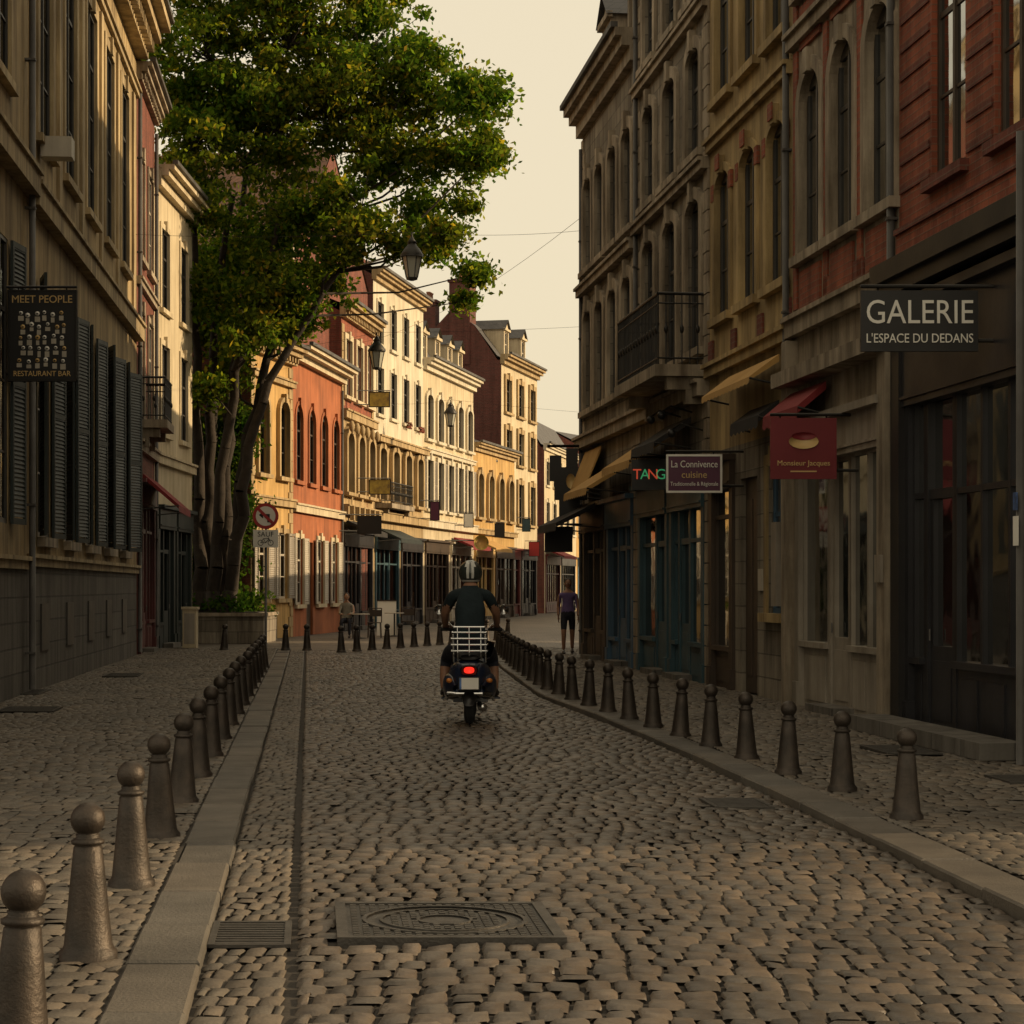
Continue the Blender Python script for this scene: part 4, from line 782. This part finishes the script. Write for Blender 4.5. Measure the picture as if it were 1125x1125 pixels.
V=[(0,-.18,.90),(0,-.20,1.06),(0,-.16,1.24),(0,-.11,1.40),(0,-.07,1.53),(0,-.04,1.62),
   (-.13,-.09,1.47),(-.205,-.08,1.45),(-.295,.07,1.25),(-.30,.30,1.13),(-.30,.40,1.10),
   (.13,-.09,1.47),(.205,-.08,1.45),(.295,.07,1.25),(.30,.30,1.13),(.30,.40,1.10),
   (-.10,-.12,.86),(-.23,.22,.80),(-.29,.40,.70),(-.31,.30,.48),(-.30,.22,.34),
   (.10,-.12,.86),(.21,.22,.80),(.25,.40,.70),(.27,.30,.48),(.27,.22,.34)]
E=[(0,1),(1,2),(2,3),(3,4),(4,5),(3,6),(6,7),(7,8),(8,9),(9,10),(3,11),(11,12),(12,13),(13,14),(14,15),(0,16),(16,17),(17,18),(18,19),(19,20),(0,21),(21,22),(22,23),(23,24),(24,25)]
R=[(.18,.14),(.175,.13),(.19,.13),(.19,.12),(.08,.08),(.065,.065),(.095,.085),(.082,.08),(.052,.052),(.04,.04),(.03,.03),(.095,.085),(.082,.08),(.052,.052),(.04,.04),(.03,.03),(.12,.12),(.095,.095),(.075,.075),(.06,.06),(.045,.045),(.12,.12),(.095,.095),(.075,.075),(.06,.06),(.045,.045)]
def fr(c):
    if c.z<.97 and not(abs(c.x)>.24 and c.y>.0 and c.z>.9): return 2 if c.z<.62 else 1
    if abs(c.x)>.235 and c.z<1.33: return 2
    if c.z>1.57 and abs(c.x)<.09: return 2
    return 0
skin('body',b.e,(0,0,0),V,E,R,[m_tee,m_jean,m_skin],fr)
for sx in (-1,1):
    hand(b,(sx*.30,.40,1.10),(0,1,-.25),(0,.2,1),(-sx,0,0),1.1); q=.03 if sx<0 else 0
    b.loft(m_shoe,[(.12,sx*(.27+q),.315,.03,.03),(.16,sx*(.27+q),.33,.045,.05),(.24,sx*(.27+q),.33,.05,.055),(.34,sx*(.28+q),.31,.05,.035),(.42,sx*(.285+q),.305,.035,.025)],16,2.4)
b.box(m_scoot,-.34,.34,.12,.42,.255,.277)
N=28;vs=[];fs1=[];fs2=[]
C=(0,-.02,1.71)
for j in range(17):
    th=math.pi*.80*j/16
    for i in range(N):
        a=2*math.pi*(i+.5)/N; vs.append((C[0]+.135*math.sin(th)*math.sin(a),C[1]-.16*math.sin(th)*math.cos(a),C[2]+.145*math.cos(th)))
for j in range(16):
    for i in range(N):
        f4=(j*N+i,j*N+(i+1)%N,(j+1)*N+(i+1)%N,(j+1)*N+i)
        cx=sum(vs[q][0] for q in f4)/4; (fs2 if .018<abs(cx)<.05 and j<13 or j==14 else fs1).append(f4)
b.mesh(m_helm,vs,fs1); b.mesh(m_hwht,vs,fs2)
b.ball(m_skin,(0,.0,1.66),.085,.1,.1); b.ball(m_eye,(0,.11,1.70),.09,.04,.05)
b.done()

def head(b,c,f=1):
    x,y,z=c; b.ball(m_skin,(x,y,z),.074,.095,.112,20,14); b.ball(m_skin,(x,y+f*.03,z-.055),.052,.06,.06)
    b.ball(m_hair,(x,y-f*.018,z+.026),.083,.096,.1,20,12); b.mesh(m_skin,[(x-.013,y+f*.09,z-.02),(x+.013,y+f*.09,z-.02),(x,y+f*.118,z-.02),(x,y+f*.093,z+.02)],[(0,1,2),(0,2,3),(1,2,3)])
    for q in (-1,1):
        b.ball(m_signw,(x+q*.03,y+f*.082,z+.003),.013,.01,.008,8,6); b.ball(m_eye,(x+q*.03,y+f*.09,z+.003),.006,.005,.006,8,6); b.ball(m_skin,(x+q*.076,y,z-.005),.01,.02,.03,8,6)
    b.box(m_signr,x-.022,x+.022,y+f*.088-.003,y+f*.088+.003,z-.058,z-.05)
b=Bd('pedestrian',(1.27,45.4,0.0),(1,0),(0,1))
V=[(0,0,.94),(0,0,1.1),(0,.0,1.28),(0,0,1.40),(0,.01,1.48),(0,.02,1.56),
   (-.12,0,1.37),(-.18,0,1.36),(-.22,.05,1.1),(-.22,-.06,.9),(.12,0,1.37),(.18,0,1.36),(.22,-.04,1.1),(.23,-.12,.88),
   (-.09,0,.88),(-.10,-.12,.5),(-.10,-.04,.12),(.09,0,.88),(.10,.12,.5),(.10,.22,.14)]
E=[(0,1),(1,2),(2,3),(3,4),(4,5),(3,6),(6,7),(7,8),(8,9),(3,10),(10,11),(11,12),(12,13),(0,14),(14,15),(15,16),(0,17),(17,18),(18,19)]
R=[(.16,.11),(.14,.1),(.16,.11),(.15,.1),(.055,.055),(.05,.05),(.075,.07),(.06,.06),(.042,.042),(.03,.03),(.075,.07),(.06,.06),(.042,.042),(.03,.03),(.1,.1),(.06,.06),(.04,.04),(.1,.1),(.06,.06),(.04,.04)]
def fp(c):
    if c.z<.58: return 2
    if c.z<.98 and abs(c.x)<.19: return 1
    if c.z<1.43 and abs(c.x)<.2 and c.z>.95: return 0
    return 2
skin('body',b.e,(0,0,0),V,E,R,[m_purp,m_jean,m_skin],fp)
head(b,(0,.02,1.63),-1)
hand(b,(-.22,-.06,.9),(0,-.15,-1),(-1,0,0),(0,-1,0),.35); hand(b,(.23,-.12,.88),(0,-.15,-1),(1,0,0),(0,-1,0),.35)
for x,y,z in ((-.1,-.04,.0),(.1,.22,.03)): b.loft(m_shoe,[(y-.2,x,z+.05,.03,.02),(y-.14,x,z+.055,.042,.035),(y-.02,x,z+.065,.042,.05),(y+.06,x,z+.06,.035,.045)],14,2.4)
b.done()
def chair(x,y):
    b=Bd('cafe_chair',(x,y,0))
    for p in ((-.2,-.2),(.2,-.2),(-.2,.2),(.2,.2)): b.tube(m_brown,(p[0],p[1],0),(p[0]*.9,p[1]*.9,.45),.015)
    b.box(m_brown,-.21,.21,-.21,.21,.45,.475); b.path(m_brown,[(-.2,.2,.45),(-.2,.25,.9),(.2,.25,.9),(.2,.2,.45)],[.015]*4); b.box(m_brown,-.19,.19,.235,.255,.65,.85); b.done()
def table(x,y):
    b=Bd('cafe_table',(x,y,0)); b.lathe(m_wht,(0,0,.72),[(.3,0),(.31,.012),(.3,.025)],20); b.tube(m_iron,(0,0,.02),(0,0,.72),.025); b.lathe(m_iron,(0,0,0),[(.22,0),(.2,.02),(.04,.04)],16); b.done()
chair(-5.0,60.5); chair(-4.2,61.2); table(-4.6,60.4); table(-3.7,63); chair(-3.3,63.6)
b=Bd('seated_person',(-5.0,60.5,0))
V=[(0,.05,.55),(0,.08,.72),(0,.09,.9),(0,.07,1.03),(0,.04,1.12),(0,.03,1.18),(-.12,.06,1.0),(-.18,.04,.98),(-.22,-.1,.76),(-.12,-.3,.74),(.12,.06,1.0),(.18,.04,.98),(.22,-.1,.76),(.12,-.3,.74),(-.09,0,.54),(-.12,-.38,.53),(-.12,-.36,.1),(.09,0,.54),(.12,-.38,.53),(.12,-.4,.1)]
skin('body',b.e,(0,0,0),V,E,R,[m_curt,m_jean,m_skin],lambda c:1 if c.z<.62 else (0 if abs(c.x)<.2 and c.z<1.08 else 2))
head(b,(0,.03,1.26),-1); hand(b,(-.12,-.3,.74),(0,-1,0),(0,0,1),(1,0,0),.3); hand(b,(.12,-.3,.74),(0,-1,0),(0,0,1),(-1,0,0),.3)
for x,y in ((-.12,-.36),(.12,-.4)): b.loft(m_shoe,[(y-.18,x,.04,.03,.02),(y-.1,x,.05,.042,.035),(y+.05,x,.06,.036,.045)],14,2.4)
b.done()

# ------------------------------------------------------------------ light, sky, camera
EL=math.radians(20); d=Vector((1,.10,0)).normalized()*math.cos(EL)+Vector((0,0,math.sin(EL)))
l=bpy.data.lights.new('sun','SUN'); l.energy=4.8; l.angle=math.radians(.5); l.color=(1,.74,.43); o=bpy.data.objects.new('sun',l); o.rotation_euler=d.to_track_quat('Z','Y').to_euler(); COL.objects.link(o)
w=bpy.data.worlds.new('World'); S.world=w; w.use_nodes=True; nt=w.node_tree; bg=nt.nodes['Background']
sk=nt.nodes.new('ShaderNodeTexSky'); sk.sky_type='NISHITA'; sk.sun_disc=False; sk.sun_elevation=EL; sk.sun_rotation=math.atan2(d.x,d.y); sk.dust_density=5; sk.air_density=1.2; sk.ozone_density=.5
cc=mixc(nt,.8,sk.outputs[0],(8.2,6.95,4.8)); nt.links.new(cc,bg.inputs[0]); bg.inputs[1].default_value=.124
c=bpy.data.cameras.new('camera'); c.lens=70.4; c.sensor_width=36; c.shift_y=.0733; c.clip_end=5000; c.clip_start=.1
o=bpy.data.objects.new('camera',c); o.location=(0,0,1.55); o.rotation_euler=(math.radians(90),0,0); COL.objects.link(o); S.camera=o
